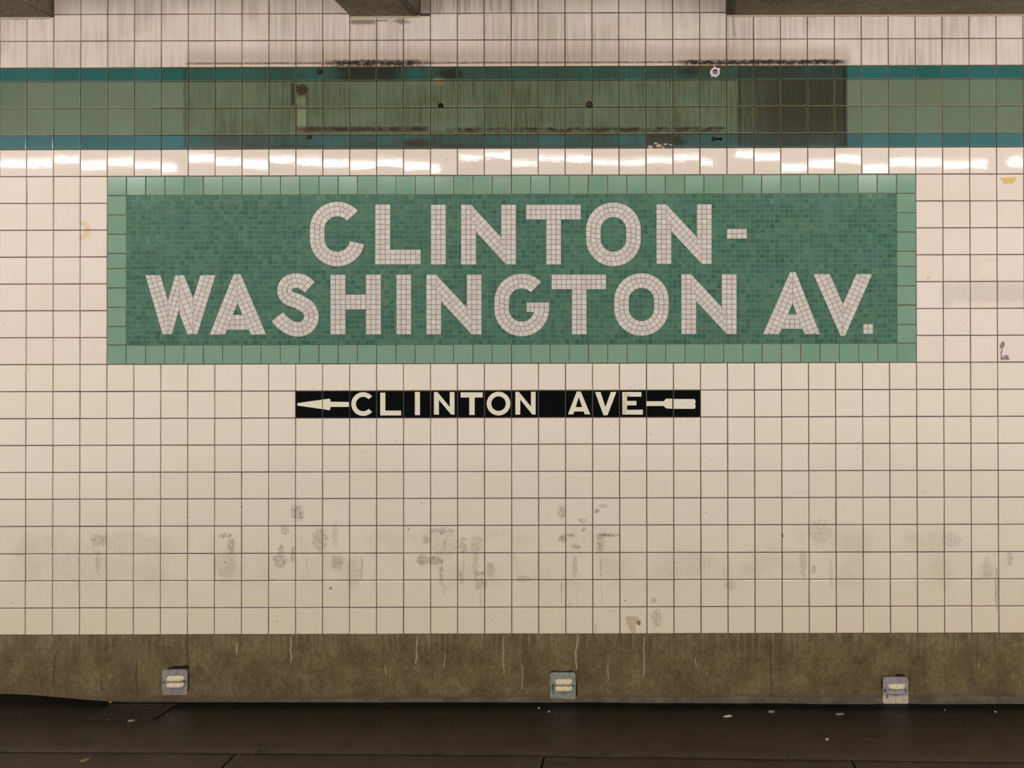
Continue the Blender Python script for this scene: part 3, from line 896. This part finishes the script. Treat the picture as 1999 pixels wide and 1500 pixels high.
fo = field.build('tessera_field', M_MOS, tab); fo['kind'] = 'stuff'
for nm, val in (('tone', tone), ('hue', hue)):
    fo.data.attributes.new(nm, 'FLOAT', 'FACE').data.foreach_set('value', val)

# ------------------------------------------------------------------ the black direction sign
sign = tag(empty('direction_sign', (0, 0, 0)), 'black tile strip with a left-pointing arrow reading CLINTON AVE', 'sign')
def mk_black():
    m = Mat('black_glazed_tile', .22, .03)
    c = m.mix(m.ss(m.noise(30, 30, 3), .45, .8, 0, .5), lin(3, 3, 4), lin(16, 14, 14))
    c = m.mix(m.attr('edge') * .5, c, ph(70, 70, 66, 1.0))
    return m.out(c, bump=glaze(m), bdist=.0005, bstr=.3)
M_BLACK = mk_black()
def mk_ink():
    m = Mat('cream_lettering', .3, .35)
    w = m.noise(60, 60, 3, off=3.0) - .5
    c = m.col(ph(206, 198, 176))
    e = m.ell(1218, 796, 6, 22, .7, w, 1.2).max(m.ell(1224, 772, 8, 6, .7, w, 1.2))
    return m.out(m.mix(e * .5, c, ph(176, 150, 116)))
M_INK = mk_ink()
a5 = lambda *p: [(560 + x / 4.76, 740 + y / 4.76) for x, y in p]
a6 = lambda *p: [(970 + x / 4.76, 740 + y / 4.76) for x, y in p]
def arc(cx, cy, r, st, a0, a1, n=40):
    o = []
    for i in range(n):
        t0, t1 = (math.radians(a0 + (a1 - a0) * k / n) for k in (i, i + 1))
        o.append([(cx + q * math.cos(t), cy - q * math.sin(t)) for q, t in ((r, t0), (r, t1), (r - st, t1), (r - st, t0))])
    return o
GL = {
 0: [a5((98, 225), (327, 193), (327, 280), (98, 248))],
 1: [a5((334, 192), (393, 184), (405, 192), (405, 212), (577, 215), (577, 260), (405, 260), (402, 288), (390, 291), (334, 281))],
 2: arc(560 + 709 / 4.76, 740 + 234 / 4.76, 23.1, 9.0, 41, 319),
 3: [a5((868, 128), (915, 128), (915, 340), (868, 340)), a5((915, 295), (1062, 295), (1062, 340), (915, 340))],
 4: [a5((1190, 122), (1237, 122), (1237, 337), (1190, 337))],
 5: [a5((1367, 122), (1400, 122), (1413, 138), (1413, 332), (1367, 332)), a5((1514, 122), (1558, 122), (1558, 332), (1527, 332), (1514, 316)), a5((1413, 138), (1514, 262), (1514, 316), (1413, 195))],
 6: [a5((1615, 125), (1820, 125), (1820, 173), (1615, 173)), a5((1695, 173), (1745, 173), (1745, 335), (1695, 335))],
 7: arc(973.3, 788.3, 23.1, 8.9, 0, 360, 56),
 8: [a6((172, 120), (204, 120), (217, 136), (217, 332), (172, 332)), a6((317, 120), (360, 120), (360, 332), (330, 332), (317, 316)), a6((217, 136), (317, 258), (317, 316), (217, 192))],
 10: [a6((742, 118), (761, 118), (761, 170), (710, 330), (660, 330)), a6((761, 118), (780, 118), (868, 330), (816, 330), (761, 170)), a6((731.8, 262), (792.6, 262), (806.6, 303), (718.7, 303))],
 11: [a6((912, 122), (963, 122), (1009, 262), (1009, 338), (990, 338)), a6((1110, 122), (1059, 122), (1009, 262), (1009, 338), (1028, 338))],
 12: [a6((1165, 122), (1209, 122), (1209, 332), (1165, 332)), a6((1209, 122), (1343, 122), (1343, 165), (1209, 165)), a6((1209, 205), (1297, 205), (1297, 246), (1209, 246)), a6((1209, 288), (1357, 286), (1357, 332), (1209, 332))],
 13: [a6((1389, 208), (1550, 208), (1572, 184), (1630, 184), (1630, 277), (1572, 274), (1550, 252), (1389, 252))],
 14: [a6((1641, 187), (1838, 187), (1848, 212), (1840, 232), (1848, 255), (1838, 278), (1641, 278))],
}
NM = {0: 'arrow_head', 1: 'arrow_head', 13: 'arrow_tail', 14: 'arrow_tail'}
TXT = {2: 'C', 3: 'L', 4: 'I', 5: 'N', 6: 'T', 7: 'O', 8: 'N', 10: 'A', 11: 'V', 12: 'E'}
for i in range(15):
    t = tile('sign_tile', XN(10 + i), XN(11 + i), ZS[8], ZS[9], M_BLACK, sign, gap=.0028, tilt=.003)
    t.rotation_euler = (0, 0, 0); t.location.y = 0
    if i in GL:
        mb = MB()
        for q in GL[i]: mb.prism([(a - t.location.x, b - t.location.z) for a, b in (P(*v) for v in q)], -.0004, .0002)
        o = mb.build(NM.get(i, 'letter'), M_INK, t)
        if i in TXT: o['label'] = 'cream letter ' + TXT[i]
mb = MB(); mb.box(XN(10) + .001, XN(25) - .001, .0034, .004, ZS[8] + .001, ZS[9] - .001)
mb.build('grout_bed', simple('pale_grey_grout', ph(128, 120, 112, 1.0), .9, .2), sign)

# ------------------------------------------------------------------ vent plates in the concrete base
def mk_vent(k):
    m = Mat('zinc_plate_' + ('a', 'b', 'c')[k], .5, .4, .25)
    n1 = m.noise(60, 40, 4, .65); n2 = m.noise(110, 60, 3, .6, off=3.0)
    a, b = (((150, 141, 135), (128, 118, 112)), ((146, 148, 138), (124, 126, 116)), ((158, 150, 148), (136, 126, 124)))[k]
    c = m.mix(m.ss(n1, .35, .65), ph(*a, 1.15), ph(*b, 1.15))
    c = m.mix(m.ss(n2, .6, .72) * .4, c, ph(80, 72, 64, 1.0))
    w = n2 - .5
    if k == 1:
        c = m.mix(m.ell(1080, 1342, 2.6, 9, .6, w, .8) * .75, c, ph(74, 66, 60, 1.0))
        c = m.mix(m.ell(1081, 1353, 3.0, 5, .6, w, 1.2) * .6, c, ph(90, 80, 72, 1.0))
    if k == 2:
        lo = m.ss(m.z + (n1 - .5) * .02, ZR(1356), ZR(1364))
        c = m.mix(lo * .7, c, ph(212, 198, 166, 1.15))
        c = m.mix(m.ss(n2, .5, .62) * lo * .5, c, ph(140, 124, 104, 1.0))
        c = m.mix(m.ell(1727, 1348, 3, 3, .6, w, 1).max(m.ell(1731.5, 1359, 2, 6, .6, w, 1)) * .8, c, ph(66, 58, 52, 1.0))
    return m.out(c, bump=n1, bdist=.0006, bstr=.3)
def mk_hood():
    m = Mat('dirty_lit_louvre', .55, .4)  # cream tone holds dirt plus the highlight on the hoods
    return m.out(m.mix(m.ss(m.noise(160, 90, 3, .6), .4, .7), ph(206, 192, 160, 1.2), ph(178, 162, 132, 1.1)))
M_HOOD = mk_hood()
M_DARK = simple('cavity_shade', lin(14, 11, 10), .95, .1)  # near-black stands in for the shade inside holes, slots and undersides
M_CHIPPED = Mat('chipped_dark_concrete', .95, .1)
M_CHIPPED = M_CHIPPED.out(M_CHIPPED.mix(M_CHIPPED.ss(M_CHIPPED.noise(140, 140, 4, .7), .35, .65), lin(16, 12, 10), lin(52, 40, 32)))
def rrect(x0, y0, x1, y1, r, n=5):
    o = []
    for cx, cy, a in ((x1 - r, y0 + r, -90), (x1 - r, y1 - r, 0), (x0 + r, y1 - r, 90), (x0 + r, y0 + r, 180)):
        for i in range(n + 1):
            t = math.radians(a + 90 * i / n); o.append((cx + r * math.cos(t), cy + r * math.sin(t)))
    return o
def hood(x0, y0, x1, y1, depth):
    """a pressed louvre: swells out from its top edge and is open below"""
    (X0, Z1), (X1, Z0) = P(x0, y0), P(x1, y1)
    mb = MB(); nu, nv = 18, 6
    for i in range(nu + 1):
        u = i / nu; e = max(0, 1 - abs(2 * u - 1) ** 5) ** .5
        hh = (Z1 - Z0) * (.30 + .70 * e); zc = (Z0 + Z1) / 2
        for j in range(nv + 1):
            t = j / nv; a = t * math.pi * .62
            mb.v.append((X0 + (X1 - X0) * u, -.0032 - depth * e * math.sin(a), zc + hh / 2 - hh * (1 - math.cos(a)) / (1 - math.cos(math.pi * .62))))
        mb.v.append((X0 + (X1 - X0) * u, -.0030, zc - hh / 2 + .0006))
    k = nv + 2
    for i in range(nu):
        for j in range(k - 1):
            a = i * k + j; mb.f.append((a, a + 1, a + k + 1, a + k)); mb.m.append(1 if j == k - 2 else 0)  # underside takes the near-black, shade of the opening as colour
    return mb
VENT = [
 (317, 1307, 366.6, 1357.3, 'zinc vent plate with chipped concrete above it, above the floor drain', (326.5, 1319.4, 360.5, 1329.2), (326.5, 1332.2, 360.5, 1341.6), (320.8, 1332), (361.6, 1330.6), [(321, 1307.5), (331, 1304), (344, 1300.5), (356, 1301), (366, 1298.8), (369, 1303), (367.5, 1309), (369.5, 1345), (367, 1352), (330, 1330)]),
 (1074, 1313, 1124, 1365, 'clean zinc vent plate with two cream louvres, middle one of three', (1084, 1325.8, 1117.5, 1335.8), (1084, 1338.8, 1117.5, 1348.6), (1078, 1338.4), (1119.2, 1339.6), [(1073, 1314), (1078, 1310), (1100, 1311.5), (1116, 1309.5), (1125, 1314), (1126.5, 1345), (1127, 1356), (1122, 1364), (1090, 1340)]),
 (1723, 1321.7, 1773.2, 1374.6, 'mud-splashed zinc vent plate with crushed lower louvre, touching the floor', (1733, 1335, 1766.5, 1344.4), (1734, 1347, 1766, 1356.6), (1726.8, 1347.5), (1768.4, 1348), [(1720, 1326), (1725, 1320), (1745, 1320.5), (1752, 1316.5), (1760, 1316), (1768, 1320), (1775, 1323), (1774.5, 1350), (1740, 1345), (1719.5, 1345)]),
]
for k, (x0, y0, x1, y1, lab, h1, h2, s1, s2, chip) in enumerate(VENT):
    v = tag(empty('vent_plate', (0, 0, 0)), lab, 'vent', 'zinc vent plates along the concrete base')
    mb = MB(); mb.prism([P(*q) for q in rrect(x0, y0, x1, y1, 4.5)], -.0032, .0012, inset=.0008)
    mb.build('plate', mk_vent(k), v)
    mb = MB(); jag = []
    for q, r in zip(chip, chip[1:] + chip[:1]):
        for t in range(4): jag.append((q[0] + (r[0] - q[0]) * t / 4 + random.uniform(-.7, .7), q[1] + (r[1] - q[1]) * t / 4 + random.uniform(-.7, .7)))
    mb.prism([P(*q) for q in jag], .0010, .0014); mb.build('chipped_gap_shade', M_CHIPPED, v)  # flat sheet; shade of the chipped gap put into its dark colour
    for q, (hq, dp) in enumerate(((h1, .010), (h2, .010 if k < 2 else .003))):
        o = hood(*hq, dp).build('louvre', [M_HOOD if not (k == 2 and q == 1) else bpy.data.materials['zinc_plate_c'], M_DARK], v)
        for p in o.data.polygons: p.use_smooth = True
    for q in (s1, s2):
        mb = MB(); mb.cyl(P(*q), .0030, -.0036, -.003, 12); mb.build('screw_hole', M_DARK, v)  # flat dark disc painted as the shade of a hole

# ------------------------------------------------------------------ floor drain
g00, g10 = G(166, 1405), G(303, 1407)
g01, g11 = G(228, 1378), G(330, 1380)
dx0, dx1 = (g00[0] + g01[0]) / 2, (g10[0] + g11[0]) / 2
dy0, dy1 = (g00[1] + g10[1]) / 2, (g01[1] + g11[1]) / 2
dz = max(ramp(dx0, dy1), ramp(dx0, (dy0 + dy1) / 2)) + .0042
drain = tag(empty('floor_drain', ((dx0 + dx1) / 2, (dy0 + dy1) / 2, dz)), 'dark iron floor drain grate full of small square holes', 'drain')
def mk_iron():
    m = Mat('worn_drain_iron', .6, .25, .0)
    return m.out(m.mix(m.ss(m.noise(60, 0, 4, .6, sy=60), .35, .7), ph(36, 29, 22, 1.0), ph(54, 43, 34, 1.0)), bump=m.noise(200, 0, 2, sy=200), bdist=.002, bstr=.3)
M_IRON = mk_iron()
dw, dh = dx1 - dx0, dy1 - dy0
mb = MB(); mb.box(-dw / 2 + .004, dw / 2 - .004, -dh / 2 + .004, dh / 2 - .004, -.0040, -.0030); mb.build('drain_pit_shade', M_DARK, drain)  # black plate in place of the drain's shaded depth
mb = MB()
for a in ((-dw / 2, dw / 2, -dh / 2 - .006, -dh / 2), (-dw / 2, dw / 2, dh / 2, dh / 2 + .006), (-dw / 2 - .006, -dw / 2, -dh / 2 - .006, dh / 2 + .006), (dw / 2, dw / 2 + .006, -dh / 2 - .006, dh / 2 + .006)):
    mb.box(*a, -.008, .0012)
mb.build('drain_frame', M_IRON, drain)
rows, cols = 6, 11
for i in range(rows + 1):
    y = -dh / 2 + dh * i / rows
    mb = MB(); mb.box(-dw / 2, dw / 2, y - .0062, y + .0062, -.006, 0); mb.build('drain_bar', M_IRON, drain)
for j in range(cols + 1):
    x = -dw / 2 + dw * j / cols
    mb = MB(); mb.box(x - .0058, x + .0058, -dh / 2, dh / 2, -.006, -.0003); mb.build('drain_web', M_IRON, drain)

# ------------------------------------------------------------------ fixings and scraps on the band
M_RUST = Mat('rusted_iron', .75, .4, .2).out(ph(58, 44, 36, 1.0))
def bolt(x, y, r, lab, nut=False):
    X, Z = P(x, y)
    o = tag(empty('anchor_bolt', (X, 0, Z)), lab, 'bolt', 'old sign anchors in the green band')
    mb = MB(); mb.cyl((0, 0), r * S * 1.15, -.0012, .002, 14); mb.build('collar', M_CHIPPED, o)
    mb = MB()
    if nut: mb.cyl((0, 0), r * S * .8, -.007, -.001, 6)
    else: mb.cyl((0, 0), r * S * .72, -.0036, -.001, 12)
    mb.build('bolt_head', M_RUST, o)
bolt(623.5, 140, 5.2, 'rusty bolt stub high in the dark teal course, upper left of the removed sign')
bolt(604, 267.5, 4.2, 'small rusty bolt in the lower blue-teal course, below the dark corner patch')
bolt(1150.5, 204.5, 6.0, 'rusty hexagonal nut between the pale green courses, above the tablet letters', True)
X, Z = P(860.5, 206)
hole = tag(empty('drill_hole', (X, 0, Z)), 'black drilled hole at the foot of a pale green tile', 'hole', 'old sign anchors in the green band')
mb = MB(); mb.prism([(a * S, b * S) for a, b in ((-5, -4), (5, -4), (5, 0), (3.6, 3.4), (0, 5), (-3.6, 3.4), (-5, 0))], -.0012, .002); mb.build('hole_mouth', M_DARK, hole)
mb = MB(); mb.cyl((-.2 * S, -1.5 * S), 1.6 * S, -.0016, -.001, 8); mb.build('plug_stub', M_RUST, hole)
X, Z = P(1395.5, 142)
plug = tag(empty('wall_plug', (X, 0, Z)), 'ragged white plaster plug with a round hole in the teal course', 'plug')
mb = MB(); pts = [(-1, 14), (1.5, 10), (5, 8.5), (9.5, 9), (10.5, 6), (9.5, 2), (10, -2), (7, -6), (2, -10), (-2, -8), (-8, -9), (-7, -6), (-10.5, -1), (-9, 3), (-6, 8), (-2.5, 9.5)]
mb.prism([(a * S, b * S) for a, b in pts], -.0045, .002, inset=.001); mb.build('plaster_ring', simple('white_plaster', ph(196, 184, 182, 1.2), .8, .3), plug)
mb = MB(); mb.cyl((.6 * S, .6 * S), 5.2 * S, -.0052, -.004, 20); mb.build('plug_hole', simple('grey_plastic', ph(120, 108, 106, 1.0), .6, .3), plug)
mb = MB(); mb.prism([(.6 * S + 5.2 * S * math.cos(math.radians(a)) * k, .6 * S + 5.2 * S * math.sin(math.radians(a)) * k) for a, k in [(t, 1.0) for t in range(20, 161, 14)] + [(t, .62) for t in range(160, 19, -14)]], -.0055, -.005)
mb.build('hole_shadow_shape', M_DARK, plug)  # dark crescent: shadow inside the hole made as a shape
X, Z = P(1400, 271.5)
key = tag(empty('keyhole_slot', (X, 0, Z)), 'dark keyhole-shaped slot in the lower blue-teal course', 'slot')
mb = MB(); mb.cyl((-7 * S, 0), 4.2 * S, -.0010, .002, 14); mb.prism([(-4 * S, -1.6 * S), (7 * S, -1.6 * S), (7 * S, 1.6 * S), (-4 * S, 1.6 * S)], -.0010, .002); mb.cyl((7 * S, 0), 2.8 * S, -.0010, .002, 10)
mb.build('slot_mouth', M_DARK, key)
mb = MB(); mb.cyl((-7 * S, 0), 2.2 * S, -.0022, -.0008, 10); mb.build('slot_stub', M_RUST, key)
# a broken-out tile with crumbs of mortar left in it
mb = MB()
for (x, y, q) in ((1286, 285, 7), (1280, 280, 3.5), (1299, 282, 4), (1309, 283, 3), (1270, 287, 5), (1294, 288, 3)):
    X, Z = P(x, y)
    mb.prism([(X + q * S * (.7 + .5 * random.random()) * math.cos(t * .9), Z + q * .55 * S * (.7 + .5 * random.random()) * math.sin(t * .9)) for t in range(7)], -.0022, .002)
o = mb.build('mortar_crumbs', M_MORTAR, band); o['kind'] = 'stuff'

# tape scrap at the upper right, paint flecks, a resin smear
X, Z = P(1968, 352)
mb = MB(); mb.prism([(a * S, -b * S) for a, b in ((-18, -5), (17, -6), (14, 0), (10, 6), (-8, 7), (-12, -1))], -.0012, -.0004, inset=.0003, back=True)
tape = mb.build('tape_scrap', simple('aged_masking_tape', ph(196, 166, 100), .7, .3), None, (X, 0, Z))
tag(tape, 'torn yellow strip of old tape stuck on the white tile at the far upper right', 'tape')
X, Z = P(1810.5, 543)
mb = MB(); mb.prism([(a * S, -b * S) for a, b in ((-4, 2), (1, -2), (4, -4), (3, 1), (0, 2.5))], -.0010, -.0004, back=True)
tag(mb.build('tape_scrap', bpy.data.materials['aged_masking_tape'], None, (X, 0, Z)), 'tiny triangular tape remnant on a white tile right of the name tablet', 'tape')
M_CHIP = simple('bared_grey_biscuit', ph(138, 124, 124, 1.05), .85, .2)
mb = MB()
for pts in ([(676, 1296), (692, 1294), (698, 1318), (690, 1340), (672, 1352), (660, 1345), (660, 1325)], [(676, 1355), (686, 1350), (678, 1372), (674, 1395), (682, 1415), (690, 1418), (690, 1436), (666, 1434), (668, 1400), (664, 1375)], [(690, 1410), (694, 1400), (722, 1398), (733, 1434), (706, 1436), (688, 1424)]):
    mb.prism([P(1780 + a / 3.846, 330 + (b) / 3.846) for a, b in pts], -.0009, .001)
mb.build('glaze_chip', M_CHIP, wall)
M_SMEAR = simple('dried_resin', ph(184, 168, 138, 1.1), .5, .4)
mb = MB(); mb.prism([P(1050 + a / 5, 950 + b / 5) for a, b in ((852, 1280), (880, 1268), (930, 1264), (970, 1272), (1000, 1300), (1003, 1350), (990, 1362), (962, 1335), (952, 1380), (955, 1432), (925, 1434), (895, 1400), (872, 1340))], -.0009, .001)
mb.build('resin_smear', M_SMEAR, wall)
mb = MB(); mb.prism([P(1050 + a / 5, 950 + b / 5) for a, b in ((960, 1330), (975, 1310), (1000, 1312), (1004, 1345), (990, 1360))], -.0012, -.0006)
mb.build('resin_smear', simple('dried_resin_dark', ph(128, 110, 80, 1.0), .5, .4), wall)

# wires at the right beam, a conduit stub at the left one
M_WIRE = simple('grey_wire', ph(136, 126, 118, 1.1), .5, .4)
p = lambda x, y, d: (P(x, y)[0], -d, P(x, y)[1])
mb = MB(); mb.tube([p(1433, -12, .02), p(1431.5, 8, .02), p(1429.6, 22, .012), p(1431, 40, .006), p(1433, 58, .005), p(1434.2, 72, .004)], .0013)
tag(mb.build('dangling_wire', M_WIRE), 'thin grey wire end hanging below the beam edge at the upper right', 'wire')
mb = MB(); mb.tube([p(1421.5, -10, .006), p(1421.6, 40, .0035), p(1423.2, 108, .003)], .0011)
tag(mb.build('dangling_wire', simple('cream_cord', ph(178, 166, 140, 1.1), .6, .3)), 'long cream cord running down the tile joint under the beam corner', 'wire')
mb = MB(); mb.tube([p(97.5, -10, .016), p(95.5, 8, .014), p(94.5, 18, .010), p(97, 26, .006)], .0022)
tag(mb.build('dangling_wire', simple('pale_cable', ph(168, 152, 124, 1.1), .6, .3)), 'short pale cable in the corner of the left beam', 'wire')

# ------------------------------------------------------------------ litter on the floor
def scrap(px, py, w, d, rot, col, name, lab, cat, grp='bits of litter on the wet floor', hgt=.004, nn=9):
    x, y = G(px, py)
    mb = MB(); v = []
    for i in range(nn):
        t = 2 * math.pi * i / nn; q = random.uniform(.65, 1.0)
        v.append((w / 2 * q * math.cos(t), d / 2 * q * math.sin(t), hgt * random.uniform(.5, 1.0)))
    mb.v = v + [(a * 1.05, b * 1.05, 0) for a, b, _ in v] + [(0, 0, hgt * 1.2)]
    for i in range(nn):
        j = (i + 1) % nn; mb.f += [(i, j, 2 * nn), (i + nn, j + nn, j, i)]; mb.m += [0, 0]
    mb.f.append(tuple(range(2 * nn - 1, nn - 1, -1))); mb.m.append(0)
    mn = 'litter_' + '%d_%d_%d' % col
    mt = bpy.data.materials.get(mn) or simple(mn, ph(*col, 1.2), .7, .3)
    o = mb.build(name, mt, None, (x, y, ramp(x, y) + .0006)); o.rotation_euler.z = rot
    tag(o, lab, cat, grp)
scrap(1421, 1396.5, .040, .016, .1, (168, 160, 138), 'paper_scrap', 'longest pale paper scrap, lying near the wall right of the middle vent', 'scrap')
scrap(1506, 1387.5, .030, .020, 0, (112, 108, 100), 'paper_scrap', 'grey wet paper bit close to the wall beneath a base crack', 'scrap')
scrap(1639, 1390.5, .036, .018, .2, (112, 110, 104), 'paper_scrap', 'grey wet paper bit left of the muddy vent plate', 'scrap')
scrap(1614.5, 1440.5, .014, .018, .4, (158, 150, 124), 'paper_scrap', 'small round cream pellet on open floor left below the muddy vent', 'scrap')
scrap(1052, 1383.5, .010, .012, 0, (170, 162, 146), 'paper_scrap', 'white crumb just left below the middle vent plate', 'scrap')
scrap(1072, 1390, .014, .010, .5, (138, 130, 116), 'paper_scrap', 'grey crumb directly below the middle vent plate', 'scrap')
scrap(216, 1373.5, .014, .016, .3, (168, 98, 62), 'leaf_scrap', 'small orange scrap behind the floor drain', 'scrap')
scrap(255, 1408.5, .030, .010, .1, (128, 130, 104), 'leaf_scrap', 'pale green shred at the front edge of the floor drain', 'scrap')
scrap(165.5, 1486, .026, .030, -.5, (104, 98, 58), 'fallen_leaf', 'olive fallen leaf on the front slab, lower left of the floor', 'leaf')
scrap(1943, 1386, .007, .009, 0, (200, 194, 180), 'paper_scrap', 'white crumb by the wall right of the muddy vent plate', 'scrap')
scrap(1844, 1382, .008, .008, 0, (120, 118, 114), 'paper_scrap', 'grey crumb by the wall just right of the muddy vent plate', 'scrap')

# ------------------------------------------------------------------ the row of fluorescent lights whose reflections cross the tiles
def mk_tube(name, k):
    m = bpy.data.materials.new(name); m.use_nodes = True; t = m.node_tree
    t.nodes.clear(); e = t.nodes.new('ShaderNodeEmission'); o = t.nodes.new('ShaderNodeOutputMaterial')
    e.inputs[0].default_value = TUBE_COLOR + (1,); e.inputs[1].default_value = TUBE * k
    t.links.new(e.outputs[0], o.inputs[0]); return m
M_T1, M_T2 = mk_tube('lit_tube', 1.0), mk_tube('dim_lit_tube', .5)
M_HOUS = simple('white_enamel', (.7, .7, .68, 1), .4, .4)
mag = (DIST + LAMP_L) / DIST
gaps = [340 + 535.5 * i for i in range(-2, 6)]
for i, (a, b) in enumerate(zip(gaps, gaps[1:])):
    x0, x1 = (a - CX) * S * mag + .06, (b - CX) * S * mag - .06
    L = empty('fluorescent_light', ((x0 + x1) / 2, -LAMP_L, LAMP_Z))
    tag(L, 'hanging fluorescent tube light above the platform', 'light', 'row of fluorescent lights above the platform')
    hl = (x1 - x0) / 2
    mb = MB(); mb.tube([(-hl, 0, 0), (hl, 0, 0)], .0155, 10); mb.build('tube', M_T2 if i == 3 else M_T1, L)
    mb = MB(); mb.box(-hl - .04, hl + .04, -.05, .05, .03, .09); mb.box(-hl - .04, -hl, -.02, .02, -.02, .03); mb.box(hl, hl + .04, -.02, .02, -.02, .03); mb.build('housing', M_HOUS, L)
    mb = MB()
    for s in (-.6, .6): mb.box(hl * s - .008, hl * s + .008, -.008, .008, .09, 3.33 - LAMP_Z)
    mb.build('hanger', M_HOUS, L)
